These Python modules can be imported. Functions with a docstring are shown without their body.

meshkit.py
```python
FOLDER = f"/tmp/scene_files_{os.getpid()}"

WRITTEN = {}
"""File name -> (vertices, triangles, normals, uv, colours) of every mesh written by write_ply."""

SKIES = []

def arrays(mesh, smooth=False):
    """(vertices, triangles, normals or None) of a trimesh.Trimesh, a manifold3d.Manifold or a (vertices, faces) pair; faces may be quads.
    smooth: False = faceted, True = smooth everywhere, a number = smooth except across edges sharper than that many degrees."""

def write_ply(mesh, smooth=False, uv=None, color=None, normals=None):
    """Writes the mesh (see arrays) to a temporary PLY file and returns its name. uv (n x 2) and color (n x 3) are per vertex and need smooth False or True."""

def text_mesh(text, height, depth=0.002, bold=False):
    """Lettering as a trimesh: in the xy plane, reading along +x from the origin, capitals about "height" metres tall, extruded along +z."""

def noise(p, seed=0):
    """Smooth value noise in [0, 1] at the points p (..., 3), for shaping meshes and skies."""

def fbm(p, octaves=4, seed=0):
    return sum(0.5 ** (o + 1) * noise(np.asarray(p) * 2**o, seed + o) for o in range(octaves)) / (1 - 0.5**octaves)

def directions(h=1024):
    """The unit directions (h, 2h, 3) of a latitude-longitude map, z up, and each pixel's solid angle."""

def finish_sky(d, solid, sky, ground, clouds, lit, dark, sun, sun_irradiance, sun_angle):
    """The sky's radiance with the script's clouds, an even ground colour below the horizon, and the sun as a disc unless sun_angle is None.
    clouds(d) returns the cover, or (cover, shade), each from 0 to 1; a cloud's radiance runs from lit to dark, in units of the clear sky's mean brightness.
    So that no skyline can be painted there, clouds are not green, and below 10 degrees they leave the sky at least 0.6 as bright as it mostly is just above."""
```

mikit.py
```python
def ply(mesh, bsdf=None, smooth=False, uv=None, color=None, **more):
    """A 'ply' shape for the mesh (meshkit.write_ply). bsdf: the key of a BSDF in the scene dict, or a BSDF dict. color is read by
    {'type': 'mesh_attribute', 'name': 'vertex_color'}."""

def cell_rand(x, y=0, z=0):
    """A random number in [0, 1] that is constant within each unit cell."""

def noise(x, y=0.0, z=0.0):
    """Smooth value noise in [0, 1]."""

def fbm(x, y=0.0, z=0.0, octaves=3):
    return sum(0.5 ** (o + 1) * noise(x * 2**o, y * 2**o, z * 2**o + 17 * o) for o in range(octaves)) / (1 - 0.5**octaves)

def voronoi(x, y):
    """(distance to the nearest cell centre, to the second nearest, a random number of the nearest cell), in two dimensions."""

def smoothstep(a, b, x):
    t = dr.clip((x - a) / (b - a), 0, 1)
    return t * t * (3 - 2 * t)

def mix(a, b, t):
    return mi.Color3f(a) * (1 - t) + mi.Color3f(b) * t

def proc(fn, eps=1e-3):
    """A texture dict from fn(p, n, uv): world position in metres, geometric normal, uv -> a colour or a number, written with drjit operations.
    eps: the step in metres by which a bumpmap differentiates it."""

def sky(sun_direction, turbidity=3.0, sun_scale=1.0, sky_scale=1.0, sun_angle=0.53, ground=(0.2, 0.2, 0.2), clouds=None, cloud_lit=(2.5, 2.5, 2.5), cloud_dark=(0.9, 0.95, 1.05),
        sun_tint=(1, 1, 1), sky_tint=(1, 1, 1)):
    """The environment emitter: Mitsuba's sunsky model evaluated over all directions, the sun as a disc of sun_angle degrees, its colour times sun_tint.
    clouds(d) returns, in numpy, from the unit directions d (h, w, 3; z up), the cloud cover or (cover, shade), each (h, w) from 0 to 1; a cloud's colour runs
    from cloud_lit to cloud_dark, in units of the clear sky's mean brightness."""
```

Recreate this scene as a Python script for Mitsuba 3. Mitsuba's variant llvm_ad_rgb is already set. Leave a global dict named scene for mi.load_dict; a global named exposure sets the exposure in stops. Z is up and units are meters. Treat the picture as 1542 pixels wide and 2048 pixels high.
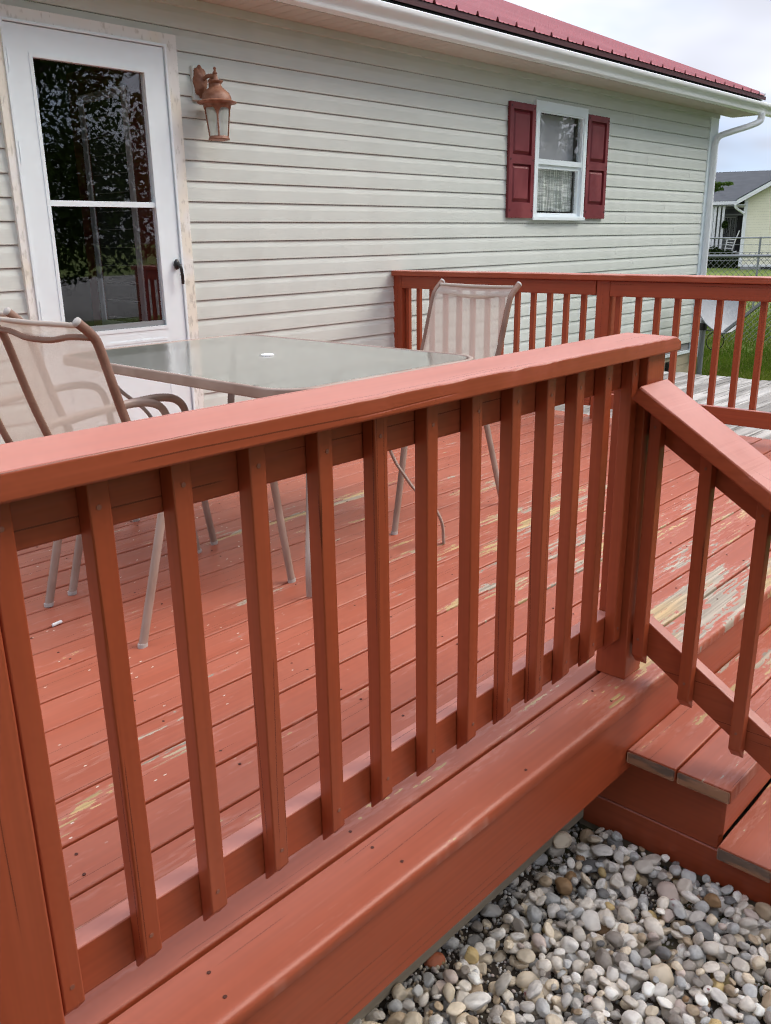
import math, random
import numpy as np
import drjit as dr
import mitsuba as mi
import trimesh
import manifold3d as m3
import mikit, meshkit
from mikit import fbm, noise, smoothstep, mix, cell_rand, voronoi

T = mi.ScalarTransform4f
rng = np.random.default_rng(7)
random.seed(7)
scene = {'type': 'scene'}
labels = {}

# ------------------------------------------------------------------ camera, sky, exposure
EYE = np.array([-1.7961, -1.0050, 1.1465])
FWD = np.array([0.6967, 0.6506, -0.3022])
UP = np.array([0.2311, 0.1952, 0.9531])
scene['camera'] = {'type': 'perspective', 'fov': 48.08, 'fov_axis': 'x', 'near_clip': 0.05, 'far_clip': 2000.0,
                   'to_world': T().look_at(origin=EYE.tolist(), target=(EYE + FWD).tolist(), up=UP.tolist())}


def cloud_cover(d):
    z = np.maximum(d[..., 2:3], 0.03)
    q = np.concatenate([d[..., :2] / (z + 0.25) * 2.2, z * 0.7], -1)
    n = meshkit.fbm(q + 11.3, 5, 3)
    n2 = meshkit.fbm(q * 0.7 + 4.1, 4, 9)
    cover = np.clip(0.82 + (n - 0.47) * 2.8, 0.30, 1.0)
    # an overcast vault is about three times as bright overhead as at the skyline
    vault = 1 - (np.clip(d[..., 2], 0, 1)) ** 0.9
    shade = np.clip(vault * 0.88 + (n2 - 0.5) * 1.15, 0, 1)
    return cover, shade


scene['sky'] = mikit.sky((0.80, -0.62, 0.95), turbidity=3, sky_tint=(1.05, 0.97, 1.0), sun_scale=0.42, sun_angle=32, sky_scale=1.0, sun_tint=(0.88, 0.99, 1.17),
                         clouds=cloud_cover, cloud_lit=(4.2, 4.35, 4.85), cloud_dark=(0.93, 0.95, 1.08))
exposure = 2.38

# ------------------------------------------------------------------ helpers


def C3(c):
    return mi.Color3f(*c)


def numbered(k):
    if k not in used:
        used.add(k)
        return k
    n = counters.get(k, 0)
    while True:
        n += 1
        kk = f'{k}_{n:03d}'
        if kk not in used:
            counters[k] = n
            used.add(kk)
            return kk


used, counters = set(), {}


def thing(name, label, cat, group=None):
    k = numbered(name)
    labels[k] = {'label': label, 'category': cat}
    if group:
        labels[k]['group'] = group
    return k


def put(parent, name, mesh, mat, smooth=35, label=None, kind=None, **more):
    k = numbered(f'{parent}__{name}' if parent else name)
    scene[k] = mikit.ply(mesh, mat, smooth=smooth, **more)
    d = {}
    if label:
        d['label'] = label
    if kind:
        d['kind'] = kind
    if d:
        labels.setdefault(k, {}).update(d)
    return k


def struct(name, mesh, mat, smooth=35, **more):
    k = put(None, name, mesh, mat, smooth, **more)
    labels[k] = {'kind': 'structure'}
    return k


cat = trimesh.util.concatenate


def box(x0, x1, y0, y1, z0, z1):
    m = trimesh.creation.box((x1 - x0, y1 - y0, z1 - z0))
    m.apply_translation(((x0 + x1) / 2, (y0 + y1) / 2, (z0 + z1) / 2))
    return m


def rrect(w, h, r, n=3):
    r = min(r, w / 2 - 1e-4, h / 2 - 1e-4)
    pts = []
    for cx, cy, a0 in ((w / 2 - r, h / 2 - r, 0), (-w / 2 + r, h / 2 - r, 90), (-w / 2 + r, -h / 2 + r, 180), (w / 2 - r, -h / 2 + r, 270)):
        for k in range(n + 1):
            a = math.radians(a0 + 90 * k / n)
            pts.append((cx + r * math.cos(a), cy + r * math.sin(a)))
    return np.array(pts)


def sweep(path, prof, up=(0, 0, 1), caps=True, scale=None, frames=None):
    """profile (n,2) [side, up] swept along path with mitred frames"""
    path = np.asarray(path, float)
    prof = np.asarray(prof, float)
    n, m = len(path), len(prof)
    t = np.gradient(path, axis=0)
    t /= np.linalg.norm(t, axis=1, keepdims=True)
    up = np.asarray(up, float)
    V = []
    for i in range(n):
        u = up - t[i] * (up @ t[i])
        u /= np.linalg.norm(u)
        s = np.cross(t[i], u)
        k = 1.0 if scale is None else scale[i]
        V.append(path[i] + k * (prof[:, :1] * s + prof[:, 1:] * u))
    V = np.concatenate(V)
    F = []
    for i in range(n - 1):
        a = i * m + np.arange(m)
        b = i * m + (np.arange(m) + 1) % m
        F += [np.stack([a, a + m, b + m], 1), np.stack([a, b + m, b], 1)]
    if caps:
        c0, c1 = len(V), len(V) + 1
        V = np.vstack([V, path[0] + (V[:m] - path[0]).mean(0), path[-1] + (V[(n - 1) * m:n * m] - path[-1]).mean(0)])
        a = np.arange(m)
        b = (a + 1) % m
        F += [np.stack([a, b, np.full(m, c0)], 1), np.stack([b + (n - 1) * m, a + (n - 1) * m, np.full(m, c1)], 1)]
    me = trimesh.Trimesh(V, np.concatenate(F), process=False)
    if me.volume < 0:
        me.invert()
    return me


def beam(p0, p1, w, h, r=0.004, up=(0, 0, 1), step=None, wob=0.0, seed=0, n=3):
    """rounded board from p0 to p1 (centre line); w across, h along 'up'"""
    p0, p1 = np.asarray(p0, float), np.asarray(p1, float)
    L = np.linalg.norm(p1 - p0)
    k = 1 if step is None else max(1, int(L / step))
    d = (p1 - p0) / L
    path = p0 + (p1 - p0) * np.linspace(0, 1, k + 1)[:, None]
    if k >= 1:  # small arris at the sawn ends
        e = min(0.0025, r * 0.6)
        path = np.vstack([path[:1], path[:1] + d * e, path[1:-1], path[-1:] - d * e, path[-1:]])
    sc = np.ones(len(path))
    me = sweep(path, rrect(w, h, r, n), up, scale=None)
    m = 4 * (n + 1)
    V = np.array(me.vertices)
    for idx, q in ((slice(0, m), p0), (slice((len(path) - 1) * m, len(path) * m), p1)):
        V[idx] = q + (V[idx] - q) * (1 - 2 * 0.0018 / min(w, h))
    if wob:
        q = V @ np.diag([1, 1, 1])
        dd = np.stack([meshkit.fbm(q * 9 + seed * 3.7 + 40 * j, 3, seed + j) - 0.5 for j in range(3)], -1)
        dd -= (dd @ d)[:, None] * d
        V = V + dd * wob * 2
    me.vertices = V
    return me


def tube(path, r, n=10, flat=None, up=(0, 0, 1), scale=None):
    a = np.arange(n) * 2 * math.pi / n
    prof = np.stack([np.cos(a) * r, np.sin(a) * (flat or r)], 1)
    return sweep(path, prof, up, scale=scale)


def smoothpath(pts, n=8):
    """Catmull-Rom"""
    P = np.asarray(pts, float)
    P = np.vstack([2 * P[0] - P[1], P, 2 * P[-1] - P[-2]])
    out = []
    for i in range(1, len(P) - 2):
        for t in np.linspace(0, 1, n, endpoint=False):
            a, b, c, d = P[i - 1], P[i], P[i + 1], P[i + 2]
            out.append(0.5 * ((2 * b) + (-a + c) * t + (2 * a - 5 * b + 4 * c - d) * t * t + (-a + 3 * b - 3 * c + d) * t ** 3))
    out.append(P[-2])
    return np.array(out)


def extrude_x(prof, x0, x1, caps=True):
    """closed (y,z) outline run from x0 to x1"""
    from shapely.geometry import Polygon
    prof = np.asarray(prof, float)
    pg = Polygon(prof)
    me = trimesh.creation.extrude_polygon(pg, x1 - x0, engine='earcut')
    V = np.array(me.vertices)
    me.vertices = np.stack([V[:, 2] + x0, V[:, 0], V[:, 1]], 1)
    if me.volume < 0:
        me.invert()
    return me


def lathe(prof, n=24, at=(0, 0, 0)):
    me = trimesh.creation.revolve(np.asarray(prof, float), sections=n)
    me.apply_translation(at)
    if me.volume < 0:
        me.invert()
    return me


# ------------------------------------------------------------------ materials
def principled(color, rough=0.5, spec=0.5, **k):
    c = color if isinstance(color, dict) else {'type': 'rgb', 'value': list(color)}
    return {'type': 'principled', 'base_color': c, 'roughness': rough, 'specular': spec, **k}


def two(b):
    return {'type': 'twosided', 'bsdf': b}


def bump(b, fn, eps=8e-4):
    return {'type': 'bumpmap', 'arbitrary': mikit.proc(fn, eps), 'bsdf': b, 'scale': 1.0}


PAINT = (0.285, 0.054, 0.020)
DUST = (0.325, 0.083, 0.042)
WEAR = [(0.80, 0.07, 0.50, 0.09, 0.42), (1.25, -0.04, 0.5, 0.08, 0.42), (1.15, 0.25, 0.45, 0.10, 0.26),   # x, y, rx, ry, amount : where feet have worn the deck between the stairs and the door
    (0.85, -0.02, 0.75, 0.16, 0.34), (0.95, 0.55, 0.8, 0.3, 0.19), (1.25, 0.95, 0.7, 0.22, 0.27), (0.80, 1.74, 0.6, 0.05, 0.40), (1.45, 1.5, 0.7, 0.3, 0.12),
    (2.1, 0.3, 0.5, 0.3, 0.16), (-0.87, 0.58, 0.13, 0.03, 0.27), (-1.08, 0.56, 0.10, 0.025, 0.25), (-0.06, 1.15, 0.16, 0.03, 0.30), (1.0, 1.0, 0.16, 0.05, 0.26), (0.75, -0.21, 0.35, 0.06, 0.34), (0.9, -0.3, 0.4, 0.08, 0.3)]
BOARD = 0.143
GAP0 = 0.0278  # y of the first visible gap


def axes(p, ax):
    c = (p.x, p.y, p.z)
    o = [c[k] for k in range(3) if k != ax]
    return c[ax], o[0], o[1]


def check(a, b, c):
    """fine drying checks that run with the grain, each a fraction of a millimetre wide"""
    v = (b + 0.71 * c) * 62.0 + (fbm(a * 1.1, b * 4.0, c * 4.0, 2) - 0.5) * 1.6
    i = dr.floor(v)
    r = cell_rand(i, 5, 9)
    run = smoothstep(0.70, 0.78, noise(a * (1.0 + 2.5 * r) + r * 91.0, r * 37.0, 2.0))
    d = dr.abs(v - i - (0.3 + 0.4 * r)) / 62.0
    return smoothstep(0.0011, 0.0004, d) * run * smoothstep(0.35, 0.40, r)


def paint_color(ax, deck=False):
    def f(p, n, uv):
        a, b, c = axes(p, ax)
        k = cell_rand(dr.floor((p.y - GAP0) / BOARD), 3, 1) if deck else mi.Float(0.5)
        a = a + k * 7.0
        broad = fbm(a * 1.3, b * 7.0, c * 7.0, 3)
        grain = noise(a * 5.0, b * 120.0, c * 120.0) * 0.6 + noise(a * 3.0, b * 300.0, c * 300.0) * 0.4
        col = mix(PAINT, DUST, smoothstep(0.40, 0.85, broad) * 0.45)
        col = col * (0.90 + 0.20 * grain) * (0.93 + 0.14 * k)
        # drying checks along the grain, filled with grime
        # sky sheen painted into the colour: paler pink on upward faces
        sky_sheen = smoothstep(0.55, 0.95, n.z) * (0.35 + 0.5 * fbm(a * 2.0 + 3.0, b * 9.0, c * 9.0, 3))
        col = mix(col, (0.53, 0.225, 0.165) if deck else (0.58, 0.28, 0.235), sky_sheen * (0.36 if deck else 0.95))
        crack = check(a, b, c)
        col = col * (1 - 0.52 * crack)
        if deck:
            w = mi.Float(0.0)
            for x, y, rx, ry, s in WEAR:
                w = dr.maximum(w, s * dr.exp(-dr.square((p.x - x) / rx) - dr.square((p.y - y) / ry)))
            pn = fbm(a * 3.0, b * 22.0, 0.0, 3) * 0.58 + noise(a * 14.0, b * 130.0, 3.0) * 0.28 + noise(a * 70.0, b * 260.0, 6.0) * 0.14
            pk = smoothstep(0.765, 0.785, pn + w * 1.0)
            bare = mix((0.46, 0.31, 0.14), (0.36, 0.30, 0.23), smoothstep(0.40, 0.62, fbm(a * 1.7 + 9.0, b * 8.0, 1.0, 3)))
            bare = bare * (0.62 + 0.55 * noise(a * 6.0, b * 210.0, 7.0))
            film = smoothstep(0.60, 0.78, pn + w * 1.0) * 0.35
            col = mix(col, (0.46, 0.22, 0.17), film)
            col = mix(col, bare, pk)
            # flecks of the earlier coat
            d1, _, wh = voronoi(a * 48.0, b * 95.0)
            spot = smoothstep(0.26, 0.12, d1) * smoothstep(0.982, 0.985, wh) * smoothstep(0.02, 0.06, p.y) * smoothstep(0.52, 0.68, fbm(p.x * 1.6, p.y * 1.6, 3.0, 2))
            col = mix(col, (0.62, 0.52, 0.42), spot)
        return col
    return f


def paint_bump(ax):
    def f(p, n, uv):
        a, b, c = axes(p, ax)
        g = noise(a * 4.0, b * 140.0, c * 140.0) * 0.00030 + fbm(a * 2.0, b * 30.0, c * 30.0, 2) * 0.00045 + noise(p.x * 150.0, p.y * 150.0, p.z * 150.0) * 0.00007
        ck = check(a, b, c)
        return g - ck * 0.0006
    return f


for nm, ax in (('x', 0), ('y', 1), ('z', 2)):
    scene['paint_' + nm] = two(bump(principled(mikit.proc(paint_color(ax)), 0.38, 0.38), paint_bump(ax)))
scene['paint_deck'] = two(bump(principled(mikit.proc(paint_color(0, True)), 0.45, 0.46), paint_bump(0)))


def gray_wood(p, n, uv):
    k = cell_rand(dr.floor(p.y / 0.146), 8, 2)
    a = p.x + 5 * k
    g = noise(a * 5.0, p.y * 150.0, p.z * 150.0)
    s = fbm(a * 1.6, p.y * 16.0, 0.0, 3)
    col = mix((0.25, 0.237, 0.22), (0.45, 0.435, 0.41), smoothstep(0.3, 0.7, s))
    col = col * (0.7 + 0.4 * g) * (0.88 + 0.22 * k)
    return col * (1 - 0.6 * smoothstep(0.78, 0.9, noise(a * 3.0, p.y * 90.0, 4.0)))


scene['gray_wood'] = two(principled(mikit.proc(gray_wood), 0.85, 0.2))


def raw_wood(p, n, uv):
    s = fbm(p.x * 3 + 2, p.y * 5, p.z * 40.0, 3)
    return mix((0.16, 0.12, 0.08), (0.33, 0.28, 0.21), s)


scene['raw_wood'] = two(principled(mikit.proc(raw_wood), 0.85, 0.2))


def end_grain(p, n, uv):
    s = fbm(p.x * 20, p.y * 14, p.z * 45.0, 3)
    return mix((0.13, 0.09, 0.07), (0.29, 0.15, 0.09), smoothstep(0.3, 0.6, s))


scene['end_grain'] = two(principled(mikit.proc(end_grain), 0.8, 0.2))


def siding_color(p, n, uv):
    s = fbm(p.x * 1.2, p.z * 2.0, 2.0, 3)
    streak = noise(p.x * 9.0, p.z * 0.7, 1.0)
    g = noise(p.x * 14.0, p.z * 260.0, 3.0)
    c = mix((0.515, 0.545, 0.51), (0.555, 0.585, 0.55), s) * (0.97 + 0.06 * streak) * (0.985 + 0.03 * g)
    return c


def siding_bump(p, n, uv):
    return noise(p.x * 12.0, p.z * 240.0, 3.0) * 0.00008 + fbm(p.x * 1.2, p.z * 2.0, 1.0, 2) * 0.0004


scene['vinyl_siding'] = two(bump(principled(mikit.proc(siding_color), 0.42, 0.4), siding_bump))
scene['soffit_vinyl'] = two(principled((0.50, 0.45, 0.40), 0.6, 0.3))


def white_metal(p, n, uv):
    s = fbm(p.x * 3.0, p.y * 3.0, p.z * 3.0, 3)
    return mix((0.665, 0.735, 0.765), (0.72, 0.79, 0.82), s)


scene['white_paint'] = two(principled(mikit.proc(white_metal), 0.32, 0.5))


def dirty_casing(p, n, uv):
    s = fbm(p.x * 70.0, p.y * 70.0, p.z * 22.0, 4)
    low = smoothstep(1.9, 0.3, p.z) * 0.5
    d = smoothstep(0.58, 0.80, s + low * 0.25)
    return mix(mix((0.70, 0.70, 0.67), (0.70, 0.67, 0.58), smoothstep(0.45, 0.65, fbm(p.x * 4, p.z * 4, 1.0, 2))), (0.36, 0.34, 0.29), d * 0.5)


scene['dirty_casing'] = two(principled(mikit.proc(dirty_casing), 0.55, 0.3))


def maroon_plastic(p, n, uv):
    s = fbm(p.x * 8.0, p.y * 8.0, p.z * 3.0, 3)
    return mix((0.145, 0.017, 0.024), (0.20, 0.036, 0.042), smoothstep(0.35, 0.75, s))


scene['maroon_plastic'] = two(principled(mikit.proc(maroon_plastic), 0.42, 0.45))


def roof_color(p, n, uv):
    s = fbm(p.x * 1.5, p.y * 0.6, 1.0, 3)
    return mix((0.36, 0.085, 0.095), (0.44, 0.13, 0.14), s)


scene['roof_metal'] = two(principled(mikit.proc(roof_color), 0.34, 0.7, clearcoat=0.8, clearcoat_gloss=0.7))
scene['trim_maroon'] = two(principled((0.055, 0.010, 0.013), 0.4, 0.4))
scene['gutter_white'] = two(principled((0.74, 0.76, 0.78), 0.28, 0.5))
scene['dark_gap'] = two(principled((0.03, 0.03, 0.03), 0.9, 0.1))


def skirting_col(p, n, uv):
    return mix((0.34, 0.29, 0.20), (0.42, 0.37, 0.27), fbm(p.x * 3, p.z * 5, 1.0, 3))


scene['skirting_tan'] = two(principled(mikit.proc(skirting_col), 0.6, 0.3))
scene['window_glass'] = {'type': 'thindielectric', 'int_ior': 1.62}
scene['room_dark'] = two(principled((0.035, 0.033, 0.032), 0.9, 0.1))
scene['inner_door_paint'] = two(principled((0.13, 0.012, 0.016), 0.4, 0.4))
scene['lite_frame_white'] = two(principled((0.55, 0.57, 0.58), 0.4, 0.4))


def lace(p, n, uv):
    w = noise(p.x * 210.0, p.z * 6.0, 1.0) * 0.5 + noise(p.x * 9.0, p.z * 230.0, 2.0) * 0.5
    fold = noise(p.x * 26.0, p.z * 1.2, 5.0)
    return mix((0.34, 0.38, 0.35), (0.84, 0.87, 0.84), smoothstep(0.35, 0.72, w)) * (0.75 + 0.4 * fold)


scene['lace_curtain'] = two(principled(mikit.proc(lace), 0.9, 0.1))


def lamp_color(p, n, uv):
    s = fbm(p.x * 30.0, p.y * 30.0, p.z * 30.0, 3)
    return mix((0.19, 0.075, 0.042), (0.27, 0.125, 0.078), smoothstep(0.3, 0.7, s))


scene['lamp_copper'] = two(principled(mikit.proc(lamp_color), 0.5, 0.4))
scene['lamp_glass'] = two(principled((0.42, 0.46, 0.43), 0.12, 0.6, spec_trans=0.0))
scene['seeded_glass'] = {'type': 'blendbsdf', 'weight': 0.45, 'a': {'type': 'thindielectric', 'int_ior': 1.5}, 'b': {'type': 'principledthin', 'base_color': {'type': 'rgb', 'value': [0.62, 0.67, 0.64]}, 'roughness': 0.3, 'diff_trans': 1.0}}
scene['black_plastic'] = two(principled((0.012, 0.012, 0.013), 0.35, 0.5))


def chair_frame(p, n, uv):
    s = fbm(p.x * 14.0, p.y * 14.0, p.z * 8.0, 3)
    g = noise(p.x * 600.0, p.y * 600.0, p.z * 600.0)
    return mix((0.165, 0.083, 0.058), (0.235, 0.135, 0.10), smoothstep(0.3, 0.7, s)) * (0.9 + 0.2 * g)


scene['chair_bronze'] = two(principled(mikit.proc(chair_frame), 0.4, 0.5))


def leg_frame(p, n, uv):
    s = fbm(p.x * 10.0, p.y * 10.0, p.z * 6.0, 3)
    return mix((0.27, 0.19, 0.155), (0.34, 0.255, 0.215), smoothstep(0.3, 0.7, s))


scene['leg_taupe'] = two(principled(mikit.proc(leg_frame), 0.38, 0.5))
scene['foot_cap'] = two(principled((0.40, 0.37, 0.35), 0.5, 0.4))


def weave(p, n, uv):
    return mix((0.60, 0.53, 0.46), (0.72, 0.66, 0.60), noise(p.x * 420.0, p.y * 420.0, p.z * 420.0))


scene['sling_mesh'] = {'type': 'blendbsdf', 'weight': 0.70, 'a': {'type': 'thindielectric', 'int_ior': 1.02},
                       'b': {'type': 'principledthin', 'base_color': mikit.proc(weave), 'roughness': 0.6, 'diff_trans': 0.75, 'eta': 1.3}}
scene['sling_hem'] = {'type': 'principledthin', 'base_color': {'type': 'rgb', 'value': [0.60, 0.53, 0.47]}, 'roughness': 0.6, 'diff_trans': 0.5}


def glass_bump(p, n, uv):
    return noise(p.x * 110.0, p.y * 110.0, 1.0) * 0.00022 + noise(p.x * 34.0, p.y * 34.0, 5.0) * 0.0004


scene['table_glass'] = bump({'type': 'blendbsdf', 'weight': 0.70, 'a': {'type': 'thindielectric', 'int_ior': 1.5},
                             'b': two(principled((0.165, 0.172, 0.152), 0.10, 0.55))}, glass_bump)
scene['galvanised'] = two(principled((0.26, 0.275, 0.29), 0.45, 0.5, metallic=0.4))
scene['dish_gray'] = two(principled((0.31, 0.325, 0.345), 0.5, 0.35))
scene['cable_black'] = two(principled((0.01, 0.01, 0.01), 0.5, 0.4))
scene['screw_metal'] = two(principled((0.22, 0.075, 0.045), 0.45, 0.5))
scene['screw_dark'] = two(principled((0.085, 0.030, 0.020), 0.7, 0.3))
scene['pebble'] = two(principled({'type': 'mesh_attribute', 'name': 'vertex_color'}, 0.62, 0.35))


def soil_col(p, n, uv):
    s = fbm(p.x * 18, p.y * 18, 1.0, 4)
    m = smoothstep(0.62, 0.75, fbm(p.x * 6 + 3, p.y * 6, 2.0, 3))
    return mix(mix((0.022, 0.017, 0.013), (0.075, 0.058, 0.043), s), (0.055, 0.055, 0.018), m * 0.6)


scene['soil'] = two(principled(mikit.proc(soil_col), 0.9, 0.2))


def lawn_col(p, n, uv):
    s = fbm(p.x * 0.5, p.y * 0.5, 1.0, 3)
    f = fbm(p.x * 9.0, p.y * 9.0, 2.0, 2)
    c = mix((0.055, 0.085, 0.016), (0.125, 0.165, 0.035), s * 0.6 + f * 0.4)
    return mix(c, (0.16, 0.15, 0.06), smoothstep(0.58, 0.75, fbm(p.x * 1.7 + 8, p.y * 1.7, 4.0, 3)) * 0.5)


scene['gravel_gray'] = two(principled(mikit.proc(lambda p, n, uv: mix((0.16, 0.155, 0.15), (0.30, 0.29, 0.28), fbm(p.x * 8, p.y * 8, 1.0, 3))), 0.9, 0.2))
scene['lawn_green'] = two(principled(mikit.proc(lawn_col), 0.9, 0.2))
scene['grass_blade'] = {'type': 'principledthin', 'base_color': {'type': 'mesh_attribute', 'name': 'vertex_color'}, 'roughness': 0.5, 'diff_trans': 0.9}
scene['leaf'] = {'type': 'principledthin', 'base_color': {'type': 'mesh_attribute', 'name': 'vertex_color'}, 'roughness': 0.5, 'diff_trans': 0.7}
scene['bark'] = two(principled((0.07, 0.055, 0.045), 0.9, 0.2))


def yellow_sid(p, n, uv):
    z = p.z / 0.115
    k = z - dr.floor(z)
    return mix((0.76, 0.72, 0.56), (0.80, 0.77, 0.62), fbm(p.x, p.y, p.z, 2)) * (1 - 0.18 * smoothstep(0.86, 0.93, k))


scene['yellow_siding'] = two(principled(mikit.proc(yellow_sid), 0.6, 0.3))


def shingle(p, n, uv):
    return mix((0.050, 0.056, 0.064), (0.085, 0.090, 0.100), fbm(p.x * 3, p.y * 3, p.z * 9, 3))


scene['shingle_gray'] = two(principled(mikit.proc(shingle), 0.85, 0.2))
scene['far_white'] = two(principled((0.74, 0.75, 0.76), 0.6, 0.3))
scene['far_gray'] = two(principled((0.40, 0.41, 0.43), 0.7, 0.3))
scene['far_dark'] = two(principled((0.03, 0.032, 0.035), 0.4, 0.4))
scene['block_gray'] = two(principled((0.25, 0.25, 0.25), 0.9, 0.2))

# ------------------------------------------------------------------ the ground
GZ = -0.53


def grid(x0, x1, y0, y1, nx, ny, zf):
    X, Y = np.meshgrid(np.linspace(x0, x1, nx), np.linspace(y0, y1, ny))
    Z = zf(X, Y)
    V = np.stack([X, Y, Z], -1).reshape(-1, 3)
    i, j = np.meshgrid(np.arange(nx - 1), np.arange(ny - 1))
    a = (j * nx + i).ravel()
    F = np.vstack([np.stack([a, a + 1, a + nx + 1], 1), np.stack([a, a + nx + 1, a + nx], 1)])
    return trimesh.Trimesh(V, F, process=False)


struct('lawn', box(-600, 600, -600, 600, GZ - 0.3, GZ), 'lawn_green', smooth=False)
SX0, SX1, SY0, SY1 = -2.6, 2.6, -2.4, 0.6


def soil_z(X, Y):
    q = np.stack([X, Y, X * 0], -1)
    return GZ + 0.008 + 0.018 * meshkit.fbm(q * 9, 4, 2)


struct('driveway', box(-60, 60, -34, -10.2, GZ - 0.1, GZ + 0.006), 'gravel_gray', smooth=False)
bed = grid(SX0, SX1, SY0, SY1, 300, 180, soil_z)
bed = struct('pebble_bed', bed, 'soil', smooth=True)

# pebbles: a bed of river stones beside the stairs
stone_shapes = []
for s in range(14):
    m = trimesh.creation.icosphere(subdivisions=2)
    V = np.array(m.vertices)
    r2 = np.random.default_rng(100 + s)
    for _ in range(r2.integers(4, 9)):  # flattened facets, as worn broken stone has
        d = r2.normal(size=3)
        d /= np.linalg.norm(d)
        h = r2.uniform(0.58, 0.90)
        e = V @ d - h
        V = V - np.outer(np.maximum(e, 0) * 0.95, d)
    V *= 1 + 0.22 * (meshkit.fbm(V * 1.3 + s * 7, 3, s)[:, None] - 0.5)
    V *= np.array([1.0, r2.uniform(0.62, 0.95), r2.uniform(0.45, 0.75)])
    stone_shapes.append((V, np.array(m.faces)))
stone_cols = [((0.53, 0.51, 0.48), 5), ((0.60, 0.56, 0.50), 6), ((0.62, 0.54, 0.42), 4.5), ((0.43, 0.44, 0.44), 3.5), ((0.38, 0.30, 0.21), 1.4), ((0.46, 0.35, 0.17), 0.5),
              ((0.17, 0.17, 0.17), 1.0), ((0.72, 0.70, 0.66), 4), ((0.30, 0.27, 0.24), 1.6), ((0.24, 0.15, 0.08), 0.5), ((0.50, 0.42, 0.38), 1.2)]
cw = np.array([c[1] for c in stone_cols], float)
cw /= cw.sum()
prng = np.random.default_rng(21)
placed = []  # x, y, z, r
cells = {}


def edge_bare(x, y):
    """bare earth: in the corner under the deck's edge and in a few scuffed spots"""
    n = float(meshkit.fbm(np.array([[x * 4.2, y * 4.2, 0.0]]), 3, 5)[0])
    b = 0.0
    if y > -0.02:
        b += (y + 0.09) * 3.0
    return n + b > 0.725


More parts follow.
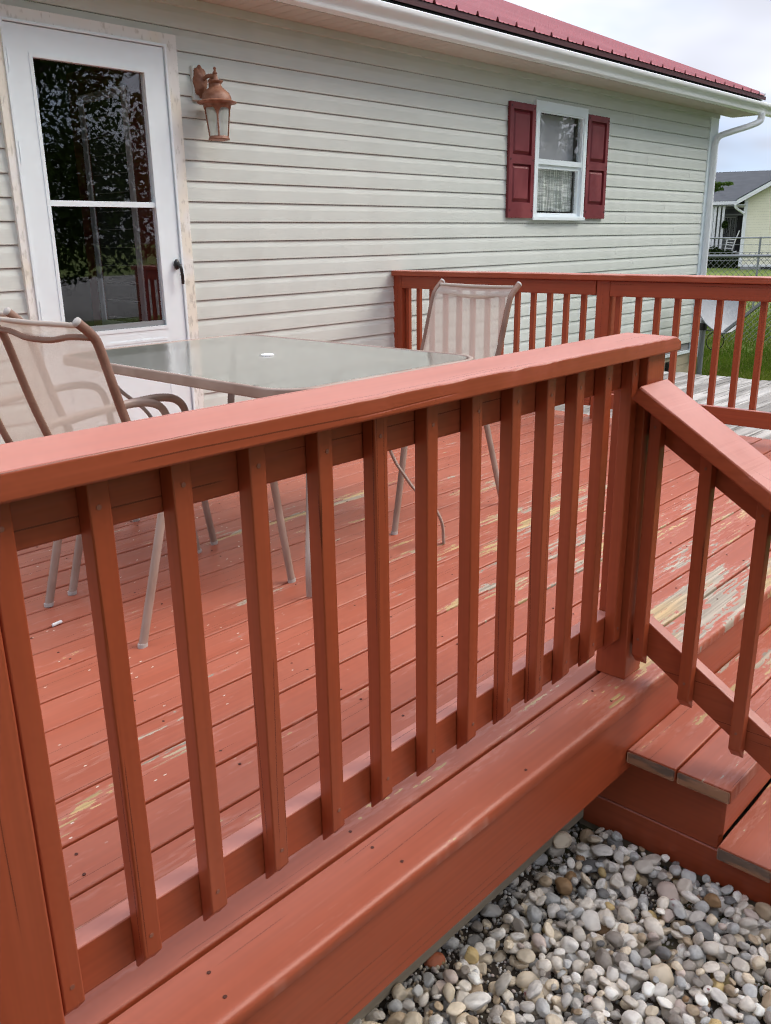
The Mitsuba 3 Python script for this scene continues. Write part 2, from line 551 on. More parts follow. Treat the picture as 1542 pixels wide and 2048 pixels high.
spots = []
for layer, count in ((0, 26000), (1, 9000), (2, 2500)):
    for _ in range(count):
        x, y = prng.uniform(-0.95, 0.30), prng.uniform(-1.15, 0.20)
        r = float(np.clip(prng.lognormal(math.log(0.0200), 0.30), 0.009, 0.034))
        if layer == 2:
            r *= 0.7
        if x + r * 0.9 > 0.157 and y > -1.0:
            continue
        if edge_bare(x, y):
            if prng.random() > (0.06 if layer == 0 else 0.01):
                continue
        near = []
        for a in (-1, 0, 1):
            for b in (-1, 0, 1):
                near += cells.get((int(x / 0.08) + a, int(y / 0.08) + b), [])
        zb = GZ + 0.016 + r * 0.32
        ok, touch = True, 0
        for (qx, qy, qz, qr) in near:
            d = math.hypot(x - qx, y - qy)
            s = (r + qr) * 0.80
            if d < s:
                touch += 1
                if layer == 0:
                    ok = False
                    break
                if d < 0.35 * s:
                    pass
                zb = max(zb, qz + 0.62 * math.sqrt(max(s * s - d * d, 0)))
        if not ok or (layer and touch == 0 and layer == 2):
            continue
        if zb > GZ + 0.064 or (layer == 1 and touch > 7):
            continue
        st = (x, y, zb, r)
        cells.setdefault((int(x / 0.08), int(y / 0.08)), []).append(st)
        placed.append(st)


def stone(i, st, tint=None):
    x, y, z, r = st
    s = int(prng.integers(len(stone_shapes)))
    V, F = stone_shapes[s]
    a, b, c = prng.uniform(0, 2 * math.pi), prng.normal(0, 0.35), prng.normal(0, 0.35)
    Rm = trimesh.transformations.euler_matrix(b, c, a)[:3, :3]
    W = (V * r) @ Rm.T + (x, y, z)
    base = np.array(stone_cols[prng.choice(len(cw), p=cw)][0]) if tint is None else np.array(tint)
    base = base * np.array((1.03, 1.0, 0.95)) * prng.uniform(0.80, 1.22)
    n1 = meshkit.fbm(V * 2.3 + i * 3.1, 3, 4)[:, None]
    n2 = meshkit.fbm(V * np.array([1.0, 6.0, 1.0]) + i, 3, 8)[:, None]
    col = base * (0.80 + 0.40 * n1)
    if prng.random() < 0.25:
        col = col * (1 - 0.30 * np.clip((n2 - 0.5) * 4, 0, 1))
    if prng.random() < 0.015:
        col = np.where(n1 > 0.66, np.array([0.24, 0.07, 0.07]), col)
    return trimesh.Trimesh(W, F, process=False), np.clip(col, 0, 0.85)


def seen_size(st):
    P = np.array(st[:3]) - EYE
    z = P @ FWD
    R_ = np.cross(FWD, UP)
    u, v = 0.5 + 1.121 * (P @ R_) / z, 0.5 * 1.328 - 1.121 * (P @ UP) / z
    vis = z > 0 and -0.03 < u < 1.03 and 0 < v < 1.36
    return st[3] / z if vis else 0


order = sorted(range(len(placed)), key=lambda i: -seen_size(placed[i]))
rest, restc = [], []
for rank, i in enumerate(order):
    tint = None
    if rank == 37:
        tint = (0.42, 0.13, 0.065)
    m, c = stone(i, placed[i], tint)
    if rank < 300:
        k = put(bed, 'pebble', m, 'pebble', smooth=True, color=c)
    else:
        rest.append(m)
        restc.append(c)
gs = trimesh.creation.icosphere(subdivisions=1)
for i in range(13000):
    x, y = prng.uniform(-0.95, 0.155), prng.uniform(-1.1, 0.16)
    r = prng.uniform(0.0018, 0.0058) if i > 2600 else prng.uniform(0.005, 0.0085)
    V = gs.vertices * r * prng.uniform(0.55, 1.2, 3) + (x, y, float(soil_z(np.array([x]), np.array([y]))[0]) + r * 0.5)
    rest.append(trimesh.Trimesh(V, gs.faces, process=False))
    restc.append(np.tile(np.array(stone_cols[prng.choice(len(cw), p=cw)][0]) * prng.uniform(0.35, 0.95), (len(V), 1)))
off = np.cumsum([0] + [len(m.vertices) for m in rest])
allm = trimesh.Trimesh(np.vstack([m.vertices for m in rest]), np.vstack([m.faces + o for m, o in zip(rest, off)]), process=False)
put(bed, 'gravel', allm, 'pebble', smooth=True, color=np.vstack(restc), kind='stuff')

# grass beyond the gray platform
gr = np.random.default_rng(5)


def blades(n, xr, yr, hr, wr):
    x, y = gr.uniform(*xr, n), gr.uniform(*yr, n)
    dens = meshkit.fbm(np.stack([x * 1.3, y * 1.3, x * 0], -1), 3, 6)
    h = gr.uniform(*hr, n) * (0.85 + 0.5 * dens)
    w = gr.uniform(*wr, n)
    a = gr.uniform(0, math.pi * 2, n)
    lean = gr.uniform(0.1, 0.7, n) * h
    b = gr.uniform(0, math.pi * 2, n)
    base = np.stack([x, y, np.full(n, GZ)], -1)
    s = np.stack([np.cos(a) * w, np.sin(a) * w, 0 * a], -1)
    mid = base + np.stack([np.cos(b) * lean * 0.35, np.sin(b) * lean * 0.35, h * 0.6], -1)
    tip = base + np.stack([np.cos(b) * lean, np.sin(b) * lean, h], -1)
    V = np.stack([base - s, base + s, mid + s * 0.7, mid - s * 0.7, tip], 1).reshape(-1, 3)
    o = np.arange(n)[:, None] * 5
    F = np.concatenate([o + np.array([0, 1, 2]), o + np.array([0, 2, 3]), o + np.array([3, 2, 4])])
    t = meshkit.fbm(np.stack([x * 0.8, y * 0.8, x * 0], -1), 3, 16)[:, None] + gr.normal(0, 0.12, (n, 1))
    col = np.clip((1 - t) * np.array([0.055, 0.115, 0.012]) + t * np.array([0.17, 0.215, 0.028]), 0.01, 0.4)
    dry = gr.random(n) < 0.06
    col[dry] = (0.30, 0.26, 0.12)
    return V, F, np.repeat(col, 5, 0)


parts = [blades(90000, (5.45, 11.0), (-0.4, 3.4), (0.05, 0.11), (0.0015, 0.0032)), blades(30000, (11.0, 17.0), (-1.0, 6.2), (0.05, 0.10), (0.003, 0.006)), blades(14000, (8.78, 11.0), (3.3, 6.2), (0.05, 0.10), (0.002, 0.004)), blades(18000, (17, 34), (-1.0, 13.0), (0.05, 0.10), (0.006, 0.012))]
o = 0
Vs, Fs, Cs = [], [], []
for V, F, c in parts:
    Vs.append(V)
    Fs.append(F + o)
    Cs.append(c)
    o += len(V)
gk = put(None, 'grass', trimesh.Trimesh(np.vstack(Vs), np.vstack(Fs), process=False), 'grass_blade', smooth=False, color=np.vstack(Cs))
labels[gk] = {'label': 'mown green lawn grass beyond the weathered gray platform', 'category': 'grass', 'kind': 'stuff'}

# ------------------------------------------------------------------ the deck
deck = thing('deck', 'red painted wooden deck floor with paint worn off in patches, along the house wall', 'deck')
BT = 0.038
YB = [GAP0 - 0.0025 - 0.138 / 2]
edge_y0, edge_y1 = -0.112, GAP0 - 0.003


def nosing_board(x0, x1):
    """front board with a rounded nose"""
    w = edge_y1 - edge_y0
    r = 0.015
    P = []
    for a in np.linspace(90, 180, 7):
        P.append((edge_y0 + r + r * math.cos(math.radians(a)), -r + r * math.sin(math.radians(a))))
    P += [(edge_y0, -0.030), (edge_y0 + 0.006, -BT), (edge_y1, -BT), (edge_y1, -0.005), (edge_y1 - 0.005, 0)]
    n = 160
    xs = np.linspace(x0, x1, n)
    V, m = [], len(P)
    P = np.array(P)
    for x in xs:
        V.append(np.stack([np.full(m, x), P[:, 0], P[:, 1]], 1))
    V = np.concatenate(V)
    d = meshkit.fbm(V * np.array([6, 30, 30]), 3, 3) - 0.5
    V[:, 1] += np.where(V[:, 1] < edge_y0 + 0.02, d * 0.006, 0)
    V[:, 2] += d * 0.0016
    F = []
    for i in range(n - 1):
        a = i * m + np.arange(m)
        b = i * m + (np.arange(m) + 1) % m
        F += [np.stack([a, b, b + m], 1), np.stack([a, b + m, a + m], 1)]
    k = np.arange(1, m - 1)
    F += [np.stack([0 * k, k + 1, k], 1), np.stack([0 * k, k, k + 1], 1) + (n - 1) * m]
    me = trimesh.Trimesh(V, np.concatenate(F), process=False)
    if me.volume < 0:
        me.invert()
    return me


DX0, DX1 = -3.2, 3.31
put(deck, 'board', nosing_board(DX0, DX1), 'paint_deck')
y = GAP0
i = 0
brng = np.random.default_rng(4)
while y < 3.50:
    w = 0.1378 - brng.uniform(0, 0.0018)
    dz = brng.uniform(-0.0012, 0.0012)
    yc = y + BOARD / 2 + brng.uniform(-0.0008, 0.0008)
    y1 = min(yc + w / 2, 3.545)
    y0 = yc - w / 2
    put(deck, 'board', beam((DX0, (y0 + y1) / 2, -BT / 2 + dz), (DX1, (y0 + y1) / 2, -BT / 2 + dz), y1 - y0, BT, 0.0065, step=0.12, wob=0.0012, seed=i), 'paint_deck')
    y += BOARD
    i += 1
# fascia, underframe
put(deck, 'fascia', beam((DX0, -0.0805, -BT - 0.0985), (DX1, -0.0805, -BT - 0.0985), BT, 0.197, 0.003, step=0.1, wob=0.0012, seed=50), 'paint_x')
put(deck, 'skirt_board', beam((DX0, 0.060, -0.36), (0.30, 0.060, -0.36), 0.034, 0.24, 0.003), 'raw_wood', label='unpainted board set back under the deck edge')
for x in np.arange(DX0 + 0.1, DX1, 0.41):
    put(deck, 'joist', box(x - 0.019, x + 0.019, 0.08, 3.5, -BT - 0.19, -BT - 0.002), 'raw_wood', smooth=False)
# screws along the boards
scr = []
for j, x in enumerate(np.arange(-1.6, 3.2, 0.41)):
    for b in range(-1, 22):
        for s in (0.035, 0.105):
            if brng.random() < 0.45:
                continue
            yy = GAP0 + b * BOARD + s + brng.uniform(-0.006, 0.006)
            c = trimesh.creation.cylinder(0.0034, 0.0016, sections=9)
            c.apply_translation((x + brng.uniform(-0.012, 0.012), yy, 0.0004))
            scr.append(c)
put(deck, 'screws', cat(scr), 'screw_dark', smooth=False, kind='stuff')

# ------------------------------------------------------------------ railings
B = 0.0312


def baluster(x, y_face, z0_back, z1, d=(0, -1), size=B, seed=0, miter=0.033):
    """square stick fixed to a rail face at y_face, standing out along d; its foot is cut at a slant"""
    d = np.array([d[0], d[1], 0.0])
    c = np.array([x, y_face, 0]) + d * (size / 2 + 0.0008)
    up = -d
    me = beam((c[0], c[1], z0_back), (c[0], c[1], z1), size, size, 0.0032, up=tuple(up), step=0.09, wob=0.0007, seed=seed)
    V = np.array(me.vertices)
    t = ((V - c) @ d + size / 2) / size  # 0 at the rail, 1 in front
    foot = V[:, 2] < z0_back + 0.012
    V[foot, 2] += np.clip((t[foot] - 0.12) / 0.88, 0, 1) * miter
    me.vertices = V
    return me


def screw_head(pos, d, r=0.0036):
    c = trimesh.creation.cylinder(r, 0.0016, sections=10)
    c.apply_transform(trimesh.geometry.align_vectors([0, 0, 1], d))
    c.apply_translation(pos)
    return c


CAPZ = 0.9081


def cap_board(p0, p1, w, h, front, seed, gouge=0.004, step=0.009, r=0.005):
    """handrail board whose front top edge is worn and chipped; front = unit vector of the exposed edge"""
    me = beam(p0, p1, w, h, r, step=step, wob=0.0004, seed=seed)
    V = np.array(me.vertices)
    p0 = np.asarray(p0, float)
    d = np.asarray(p1, float) - p0
    L = np.linalg.norm(d)
    d /= L
    f = np.asarray(front, float)
    upv = np.cross(d, f)
    upv = upv if upv[2] > 0 else -upv
    s, a, hh = (V - p0) @ f, (V - p0) @ d, (V - p0) @ upv
    n1 = meshkit.fbm(np.stack([a * 7, a * 0 + seed, a * 0], -1), 4, seed)
    n2 = meshkit.fbm(np.stack([a * 28, a * 0 + seed, a * 0], -1), 3, seed + 5)
    amt = gouge * np.clip((n1 - 0.47) * 9, 0, 1.3) * np.clip(0.25 + (V[:, 0] + 1.1) * 0.8, 0.2, 1) * (1 - 0.3 * (gouge > 0.005)) * (0.2 + 1.4 * n2)
    k = np.clip((s - (w / 2 - 2.2 * r)) / (2.2 * r), 0, 1) * np.clip((hh - (h / 2 - 2.2 * r)) / (2.2 * r), 0, 1)
    V -= (amt * k)[:, None] * (0.75 * f + 0.65 * upv)
    me.vertices = V
    return me


fr = thing('railing', 'red painted deck railing in the foreground with a wide worn cap board', 'railing')
fc = cap_board((-3.1, 0.0003, CAPZ - 0.0188), (0.290, 0.0003, CAPZ - 0.0188), 0.140, 0.0376, (0, -1, 0), 3, 0.0065)
V = np.array(fc.vertices)
V[:, 2] -= np.clip((V[:, 0] - 0.268) / 0.022, 0, 1) * np.clip((V[:, 2] - CAPZ + 0.030) / 0.03, 0, 1) * 0.014  # dog-eared end
fc.vertices = V
put(fr, 'cap_board', fc, 'paint_x')
RT, RB = 0.869, 0.788
put(fr, 'top_rail', beam((-1.520, 0.019, (RT + RB) / 2), (0.1575, 0.019, (RT + RB) / 2), BT, RT - RB, 0.004, step=0.1, wob=0.0008, seed=8), 'paint_x')
put(fr, 'bottom_rail', beam((-1.520, 0.019, 0.141), (0.1575, 0.019, 0.141), BT, 0.0857, 0.004, step=0.1, wob=0.0008, seed=9), 'paint_x')
put(fr, 'post', beam((0.2035, -0.0055, 0.001), (0.2035, -0.0055, 0.8695), 0.089, 0.089, 0.004, up=(0, 1, 0), step=0.08, wob=0.0012, seed=12), 'paint_z')
put(fr, 'post', beam((-1.4745, -0.0055, 0.001), (-1.4745, -0.0055, 0.8695), 0.089, 0.089, 0.004, up=(0, 1, 0), step=0.08, wob=0.0012, seed=13), 'paint_z')
XR = [-1.391, -1.2641, -1.1411, -1.0099, -0.8744, -0.7451, -0.6111, -0.478, -0.3469, -0.2202, -0.1016, 0.0226, 0.151]
sc = []
for j, xr in enumerate(XR):
    put(fr, 'baluster', baluster(xr - B / 2, 0.0, 0.0905, 0.868, seed=60 + j), 'paint_z')
    q = brng.uniform(-0.003, 0.003, 4)
    sc.append(screw_head((xr - B / 2 + q[0], -B - 0.0012, 0.829 + q[1]), (0, -1, 0)))
    sc.append(screw_head((xr - B / 2 + q[2], -B - 0.0012, 0.160 + q[3]), (0, -1, 0)))
put(fr, 'screws', cat(sc), 'screw_metal', smooth=False, kind='stuff')

# stair handrail, running down along -y
sr = thing('stair_railing', 'sloping red stair handrail with square balusters beside the steps', 'railing')
SL = -0.612  # dz/dy going down the stairs, per metre of -y


def zs(y, z0, y0):
    return z0 + (y - y0) * 0.612


SY_END = -1.15
cap_n = math.cos(math.atan(0.612))
put(sr, 'cap_board', cap_board((0.170, -0.052, 0.812 - 0.019 / cap_n), (0.170, SY_END, zs(SY_END, 0.812, -0.052) - 0.019 / cap_n), 0.146, 0.0376, (-1, 0, 0), 31, 0.005), 'paint_y')
ztop = lambda y: zs(y, 0.770, -0.052)  # underside of the cap
put(sr, 'upper_rail', beam((0.222, -0.053, ztop(-0.053) - 0.0445 / cap_n), (0.222, SY_END, ztop(SY_END) - 0.0445 / cap_n), BT, 0.083, 0.004, step=0.1, wob=0.0008, seed=33), 'paint_y')
zl = lambda y: zs(y, 0.166, -0.09)  # top of the lower rail
put(sr, 'lower_rail', beam((0.222, -0.053, zl(-0.053) - 0.043 / cap_n), (0.222, SY_END, zl(SY_END) - 0.043 / cap_n), BT, 0.083, 0.004, step=0.1, wob=0.0008, seed=34), 'paint_y')
sc = []
for j, yb in enumerate((-0.074, -0.209, -0.352, -0.489, -0.626, -0.763, -0.90)):
    zb = zl(yb) - 0.112
    put(sr, 'baluster', baluster(0.2028, yb, zb - 0.016, ztop(yb) - 0.004, d=(-1, 0), seed=90 + j, miter=0.030), 'paint_z')
    sc.append(screw_head((0.2028 - B - 0.0012, yb, zl(yb) - 0.05), (-1, 0, 0)))
    sc.append(screw_head((0.2028 - B - 0.0012, yb, ztop(yb) - 0.06), (-1, 0, 0)))
put(sr, 'post', beam((0.200, SY_END - 0.04, GZ), (0.200, SY_END - 0.04, zs(SY_END, 0.80, -0.05)), 0.089, 0.089, 0.004, up=(0, 1, 0)), 'paint_z')
put(sr, 'screws', cat(sc), 'screw_metal', smooth=False, kind='stuff')

# stairs
st_ = thing('stairs', 'red painted wooden steps leading down from the deck to the pebbles', 'stairs')
TX0, TX1 = 0.100, 1.55


def tread(x0, y0, y1, z, seed):
    """one tread board; y0 > y1"""
    put(st_, 'tread_board', beam((x0 + 0.003, (y0 + y1) / 2, z - BT / 2), (TX1, (y0 + y1) / 2, z - BT / 2), y0 - y1, BT, 0.005, step=0.1, wob=0.0015, seed=seed), 'paint_deck')
    put(st_, 'tread_end', beam((x0, (y0 + y1) / 2, z - BT / 2 - 0.001), (x0 + 0.0026, (y0 + y1) / 2, z - BT / 2 - 0.001), y0 - y1 - 0.004, BT - 0.006, 0.004), 'end_grain', label='weathered bare end grain of the tread')


tread(TX0, -0.1015, -0.2375, -0.165, 1)
tread(TX0, -0.2420, -0.381, -0.165, 2)
tread(TX0 + 0.016, -0.358, -0.4955, -0.345, 3)
tread(TX0 + 0.016, -0.500, -0.638, -0.345, 4)
put(st_, 'riser', beam((0.160, -0.340, -0.2725), (TX1, -0.340, -0.2725), 0.030, 0.137, 0.002), 'paint_x')
put(st_, 'riser', beam((0.160, -0.600, -0.455), (TX1, -0.600, -0.455), 0.030, 0.14, 0.002), 'paint_x')
put(st_, 'stringer', beam((0.1765, 0.045, -0.2955), (0.1765, -0.345, -0.2955), 0.033, 0.183, 0.003, step=0.1, wob=0.001, seed=41), 'paint_y')
put(st_, 'stringer', beam((0.174, 0.045, -0.4385), (0.174, -0.605, -0.4385), 0.037, 0.0995, 0.003, step=0.1, wob=0.001, seed=42), 'paint_y', label='lower side board of the steps')
put(st_, 'ground_board', beam((0.180, 0.06, -0.511), (0.180, -0.66, -0.511), 0.034, 0.046, 0.003), 'raw_wood', label='unpainted board between the steps and the pebbles')
for xx in (0.85, 1.5):
    put(st_, 'stringer', box(xx, xx + 0.036, -0.32, -0.102, GZ, -0.2035), 'raw_wood', smooth=False)

# railing at the far end of the deck
br = thing('railing', 'red railing at the far end of the deck, running out from the house wall', 'railing')
FX = 3.20
put(br, 'cap_board', cap_board((3.235, 3.53, 0.8945), (3.235, -0.05, 0.8945), 0.150, 0.036, (-1, 0, 0), 71, 0.004), 'paint_y')
yj = 1.775
put(br, 'top_rail', beam((FX + 0.019, 3.46, 0.8295), (FX + 0.019, yj + 0.052, 0.8295), BT, 0.089, 0.004, step=0.1, wob=0.001, seed=72), 'paint_y')
put(br, 'top_rail', beam((FX + 0.013, yj - 0.05, 0.8275), (FX + 0.013, -0.02, 0.8275), BT, 0.092, 0.004, step=0.1, wob=0.001, seed=73), 'paint_y')
put(br, 'bottom_rail', beam((FX + 0.019, 3.46, 0.127), (FX + 0.019, yj + 0.052, 0.127), BT, 0.089, 0.004), 'paint_y')
put(br, 'bottom_rail', beam((FX + 0.013, yj - 0.05, 0.127), (FX + 0.013, -0.02, 0.127), BT, 0.095, 0.004), 'paint_y')
for yy in (3.508, yj, -0.005):
    put(br, 'post', beam((FX + 0.0445, yy, 0.0), (FX + 0.0445, yy, 0.8755), 0.092, 0.089, 0.004, up=(1, 0, 0), step=0.1, wob=0.001, seed=int(75 + yy)), 'paint_z')
ybs = [3.438, 3.332, 3.207, 3.078, 2.952, 2.83, 2.70, 2.579, 2.448, 2.32, 2.192, 2.066, 1.937, 1.69, 1.557, 1.432, 1.305, 1.182, 1.051, 0.924, 0.802, 0.676, 0.55, 0.424, 0.298, 0.172]
for j, yy in enumerate(ybs):
    c = FX + 0.0385 + B / 2
    put(br, 'baluster', beam((c, yy, 0.10), (c, yy, 0.872), 0.033, B, 0.003, up=(1, 0, 0), step=0.2, wob=0.0008, seed=120 + j), 'paint_z')

# gray platform beyond it
pf = thing('platform', 'weathered bare gray plank platform beyond the far railing', 'platform')
yy, j = -0.9, 0
while yy < 3.40:
    put(pf, 'plank', beam((3.345, yy + 0.0695, -0.035), (5.54 + brng.uniform(-0.02, 0.02), yy + 0.0695, -0.035), 0.139, 0.036, 0.005, step=0.3, wob=0.003, seed=200 + j), 'gray_wood')
    yy += 0.146
    j += 1
put(pf, 'rim_board', box(5.47, 5.505, -0.9, 3.4, -0.27, -0.055), 'gray_wood', smooth=False)
put(pf, 'rim_board', box(3.36, 5.46, -0.885, -0.85, -0.27, -0.055), 'gray_wood', smooth=False)
for x, y in ((3.5, -0.8), (5.4, -0.8), (3.5, 3.2), (5.4, 3.2), (5.4, 1.2), (3.5, 1.2)):
    put(pf, 'footing', box(x - 0.045, x + 0.045, y - 0.045, y + 0.045, GZ, -0.275), 'gray_wood', smooth=False)

# ------------------------------------------------------------------ the house
house = thing('house', 'single storey house clad in pale gray vinyl siding under a red metal roof', 'house')
YW = 3.55
Z0, CO = 2.291, 0.1146
DOOR = (0.335, 1.385, 2.245)
WIN = (5.000, 5.850, 1.283, 2.248)


def siding(x0, x1, z, h=CO, lift=0.0, clip=None):
    """one dutch-lap course from z up to z+h, proud of the wall"""
    y = YW - lift
    P = [(y + 0.004, z - 0.004), (y - 0.0115, z - 0.004), (y - 0.0130, z - 0.002), (y - 0.0130, z + 0.004), (y - 0.0100, z + h * 0.60), (y - 0.0088, z + h * 0.65), (y - 0.0030, z + h - 0.0130), (y - 0.0020, z + h - 0.0068), (y + 0.004, z + h - 0.0068)]
    if clip:
        from shapely.geometry import Polygon, box as sbox
        P = list(Polygon(P).intersection(sbox(y - 1, clip[0], y + 1, clip[1])).exterior.coords)[:-1]
    return extrude_x(P[::-1], x0, x1)


srng = np.random.default_rng(12)
WX0, WX1 = -3.6, 8.62
k = 0
zc = Z0 - 22 * CO + CO
zz = Z0
rows = [Z0 + CO * i for i in range(1, -22, -1)]
special = {9: 4.027, 0: 1.45, 10: 4.027}
for ri, z in enumerate(rows):
    top = min(z + CO, 2.412)
    if top - z < 0.03:
        continue
    seams = [srng.uniform(-2.5, -0.5), srng.uniform(1.6, 4.9), srng.uniform(6.3, 8.3)]
    if ri == 1:
        seams[1] = 1.45
    if ri in (10, 11):
        seams[1] = 4.027
    segs, bits = [], []
    xs = [WX0] + seams + [WX1]
    for a, b, li in zip(xs[:-1], xs[1:], (0, 0.0016, 0, 0.0016)):
        segs.append((a - (0.012 if li == 0 and a > WX0 else 0), b + (0.012 if li == 0 and b < WX1 else 0), li))
    for (hx0, hx1, hz0, hz1) in ((DOOR[0], DOOR[1], -1, DOOR[2]), (WIN[0], WIN[1], WIN[2], WIN[3])):
        if z < hz1 - 0.02 and z + CO > hz0 + 0.02:
            out = []
            for a, b, li in segs:
                if b <= hx0 or a >= hx1:
                    out.append((a, b, li))
                else:
                    if a < hx0:
                        out.append((a, hx0, li))
                    if b > hx1:
                        out.append((hx1, b, li))
            segs = out
            if z + CO > hz1 + 0.012:
                bits.append((hx0, hx1, (hz1 + 0.001, z + CO)))
            if z < hz0 - 0.012:
                bits.append((hx0, hx1, (z - 0.01, hz0 - 0.001)))
    for a, b, cl_ in bits:
        put(house, 'siding_panel', siding(a, b, z, CO, 0.0, cl_), 'vinyl_siding', smooth=12)
    for a, b, li in segs:
        if b - a > 0.03:
            h = top - z
            if h < CO - 0.01:
                me = box(a, b, YW - 0.013 - li, YW + 0.004, z - 0.004, top)
            else:
                me = siding(a, b, z, CO, li)
            put(house, 'siding_panel', me, 'vinyl_siding', smooth=12)
# sheathing behind
sh = [box(-3.6, DOOR[0], YW + 0.005, YW + 0.12, -0.3, 2.6), box(DOOR[0], DOOR[1], YW + 0.005, YW + 0.12, DOOR[2], 2.6), box(DOOR[1], WIN[0], YW + 0.005, YW + 0.12, -0.3, 2.6),
      box(WIN[0], WIN[1], YW + 0.005, YW + 0.12, -0.3, WIN[2]), box(WIN[0], WIN[1], YW + 0.005, YW + 0.12, WIN[3], 2.6), box(WIN[1], 8.74, YW + 0.005, YW + 0.12, -0.3, 2.6)]
put(house, 'wall', cat(sh), 'block_gray', smooth=False)
put(house, 'end_wall', box(8.66, 8.755, YW + 0.122, 12.2, -0.3, 2.6), 'vinyl_siding', smooth=False)
put(house, 'corner_board', cat([box(8.575, 8.79, YW - 0.022, YW + 0.003, -0.22, 2.44), box(8.768, 8.79, YW + 0.003, YW + 0.11, -0.22, 2.44)]), 'white_paint', smooth=False)
put(house, 'trim_channel', extrude_x([(YW - 0.03, 2.398), (YW - 0.03, 2.4424), (YW + 0.003, 2.4424), (YW + 0.003, 2.398)], -3.6, 8.79), 'vinyl_siding', smooth=False)
put(house, 'starter_trim', box(-3.6, 8.57, YW - 0.016, YW + 0.003, -0.245, -0.212), 'white_paint', smooth=False)
# skirting boards below the siding
for z0, z1 in ((-0.375, -0.250), (-0.505, -0.379)):
    put(house, 'skirting_board', box(-3.6, 8.70, YW + 0.004, YW + 0.03, z0, z1), 'skirting_tan', smooth=False)
put(house, 'foundation', box(-3.6, 8.70, YW + 0.031, 12.1, GZ - 0.02, -0.302), 'block_gray', smooth=False)
# sill board along the wall at the deck
put(house, 'sill_board', beam((-1.2, 3.523, 0.065), (1.98, 3.523, 0.065), 0.022, 0.125, 0.003), 'paint_x')

# soffit panels, fascia, gutter
SO = 2.4435
x = -3.6
while x < 9.0:
    pr = []
    n = 3
    w = 0.305
    for q in range(n):
        a = x + q * w / n
        pr += [(a + 0.001, SO + 0.004), (a + 0.004, SO), (a + w / n - 0.004, SO), (a + w / n - 0.001, SO + 0.004)]
    pr += [(x + w - 0.001, SO + 0.009), (x + 0.001, SO + 0.009)]
    from shapely.geometry import Polygon
    me = trimesh.creation.extrude_polygon(Polygon(pr), 0.312, engine='earcut')
    V = np.array(me.vertices)
    me.vertices = np.stack([V[:, 0], 3.238 + V[:, 2], V[:, 1]], 1)
    if me.volume < 0:
        me.invert()
    put(house, 'soffit_panel', me, 'soffit_vinyl', smooth=False)
    x += w
put(house, 'fascia', box(-3.6, 9.15, 3.236, 3.262, 2.4545, 2.60), 'white_paint', smooth=False)
gp = [(3.234, 2.549), (3.234, 2.445), (3.172, 2.445), (3.163, 2.449), (3.159, 2.458), (3.158, 2.472), (3.150, 2.486), (3.136, 2.498), (3.122, 2.508), (3.115, 2.519), (3.1125, 2.530), (3.1125, 2.545), (3.116, 2.549), (3.124, 2.549)]
inner = [(3.124, 2.546), (3.119, 2.543), (3.117, 2.530), (3.119, 2.521), (3.126, 2.512), (3.139, 2.501), (3.153, 2.489), (3.161, 2.474), (3.163, 2.4585), (3.166, 2.453), (3.174, 2.449), (3.2305, 2.449), (3.2305, 2.549)]
put(house, 'gutter', extrude_x(gp + inner, -3.6, 9.62), 'gutter_white', smooth=35)
put(house, 'gutter_end', box(9.621, 9.624, 3.115, 3.235, 2.446, 2.55), 'gutter_white', smooth=False)
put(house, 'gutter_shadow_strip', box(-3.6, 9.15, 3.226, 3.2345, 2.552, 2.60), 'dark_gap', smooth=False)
put(house, 'drip_edge', cat([box(-3.6, 9.19, 3.176, 3.183, 2.592, 2.6295), box(-3.6, 9.19, 3.183, 3.262, 2.624, 2.6295)]), 'trim_maroon', smooth=False)
# ribbed steel roof, sheet by sheet
PITCH = 0.423
RIB = 0.2388
YE, YR = 3.168, 7.90
ZE = 2.632


def roof_z(y):
    return ZE + (y - YE) * PITCH


def roof_sheet(x0, nrib):
    prof = []
    for q in range(nrib):
        a = x0 + q * RIB
        prof += [(a, 0), (a + 0.020, 0.0), (a + 0.033, 0.029), (a + 0.047, 0.029), (a + 0.060, 0.0)]
        for m_ in (0.105, 0.165):
            prof += [(a + m_, 0.0), (a + m_ + 0.006, 0.0045), (a + m_ + 0.014, 0.0045), (a + m_ + 0.02, 0.0)]
    prof += [(x0 + nrib * RIB - 0.0004, 0.0)]
    prof = np.array(prof)
    n = len(prof)
    V = []
    for yv in (YE, YR):
        for dz in (0.0, 0.0022):
            V.append(np.stack([prof[:, 0], np.full(n, yv), roof_z(yv) + prof[:, 1] + dz], 1))
    V = np.concatenate(V)
    i = np.arange(n - 1)
    A, Bm, Cm, D = 0, n, 2 * n, 3 * n
    F = []
    for p, q in ((Bm, D), (Cm, A), (A, Bm), (D, Cm)):
        F += [np.stack([p + i, p + i + 1, q + i + 1], 1), np.stack([p + i, q + i + 1, q + i], 1)]
    return trimesh.Trimesh(V, np.concatenate(F), process=False)


x = 9.155 - 17 * 3 * RIB
for q in range(17):
    put(house, 'roof_sheet', roof_sheet(x, 3), 'roof_metal', smooth=False)
    x += 3 * RIB
put(house, 'roof_deck', extrude_x([(3.262, 2.602), (YR, roof_z(YR) - 0.05), (12.6, 2.602)], -3.4, 9.12), 'room_dark', smooth=False)
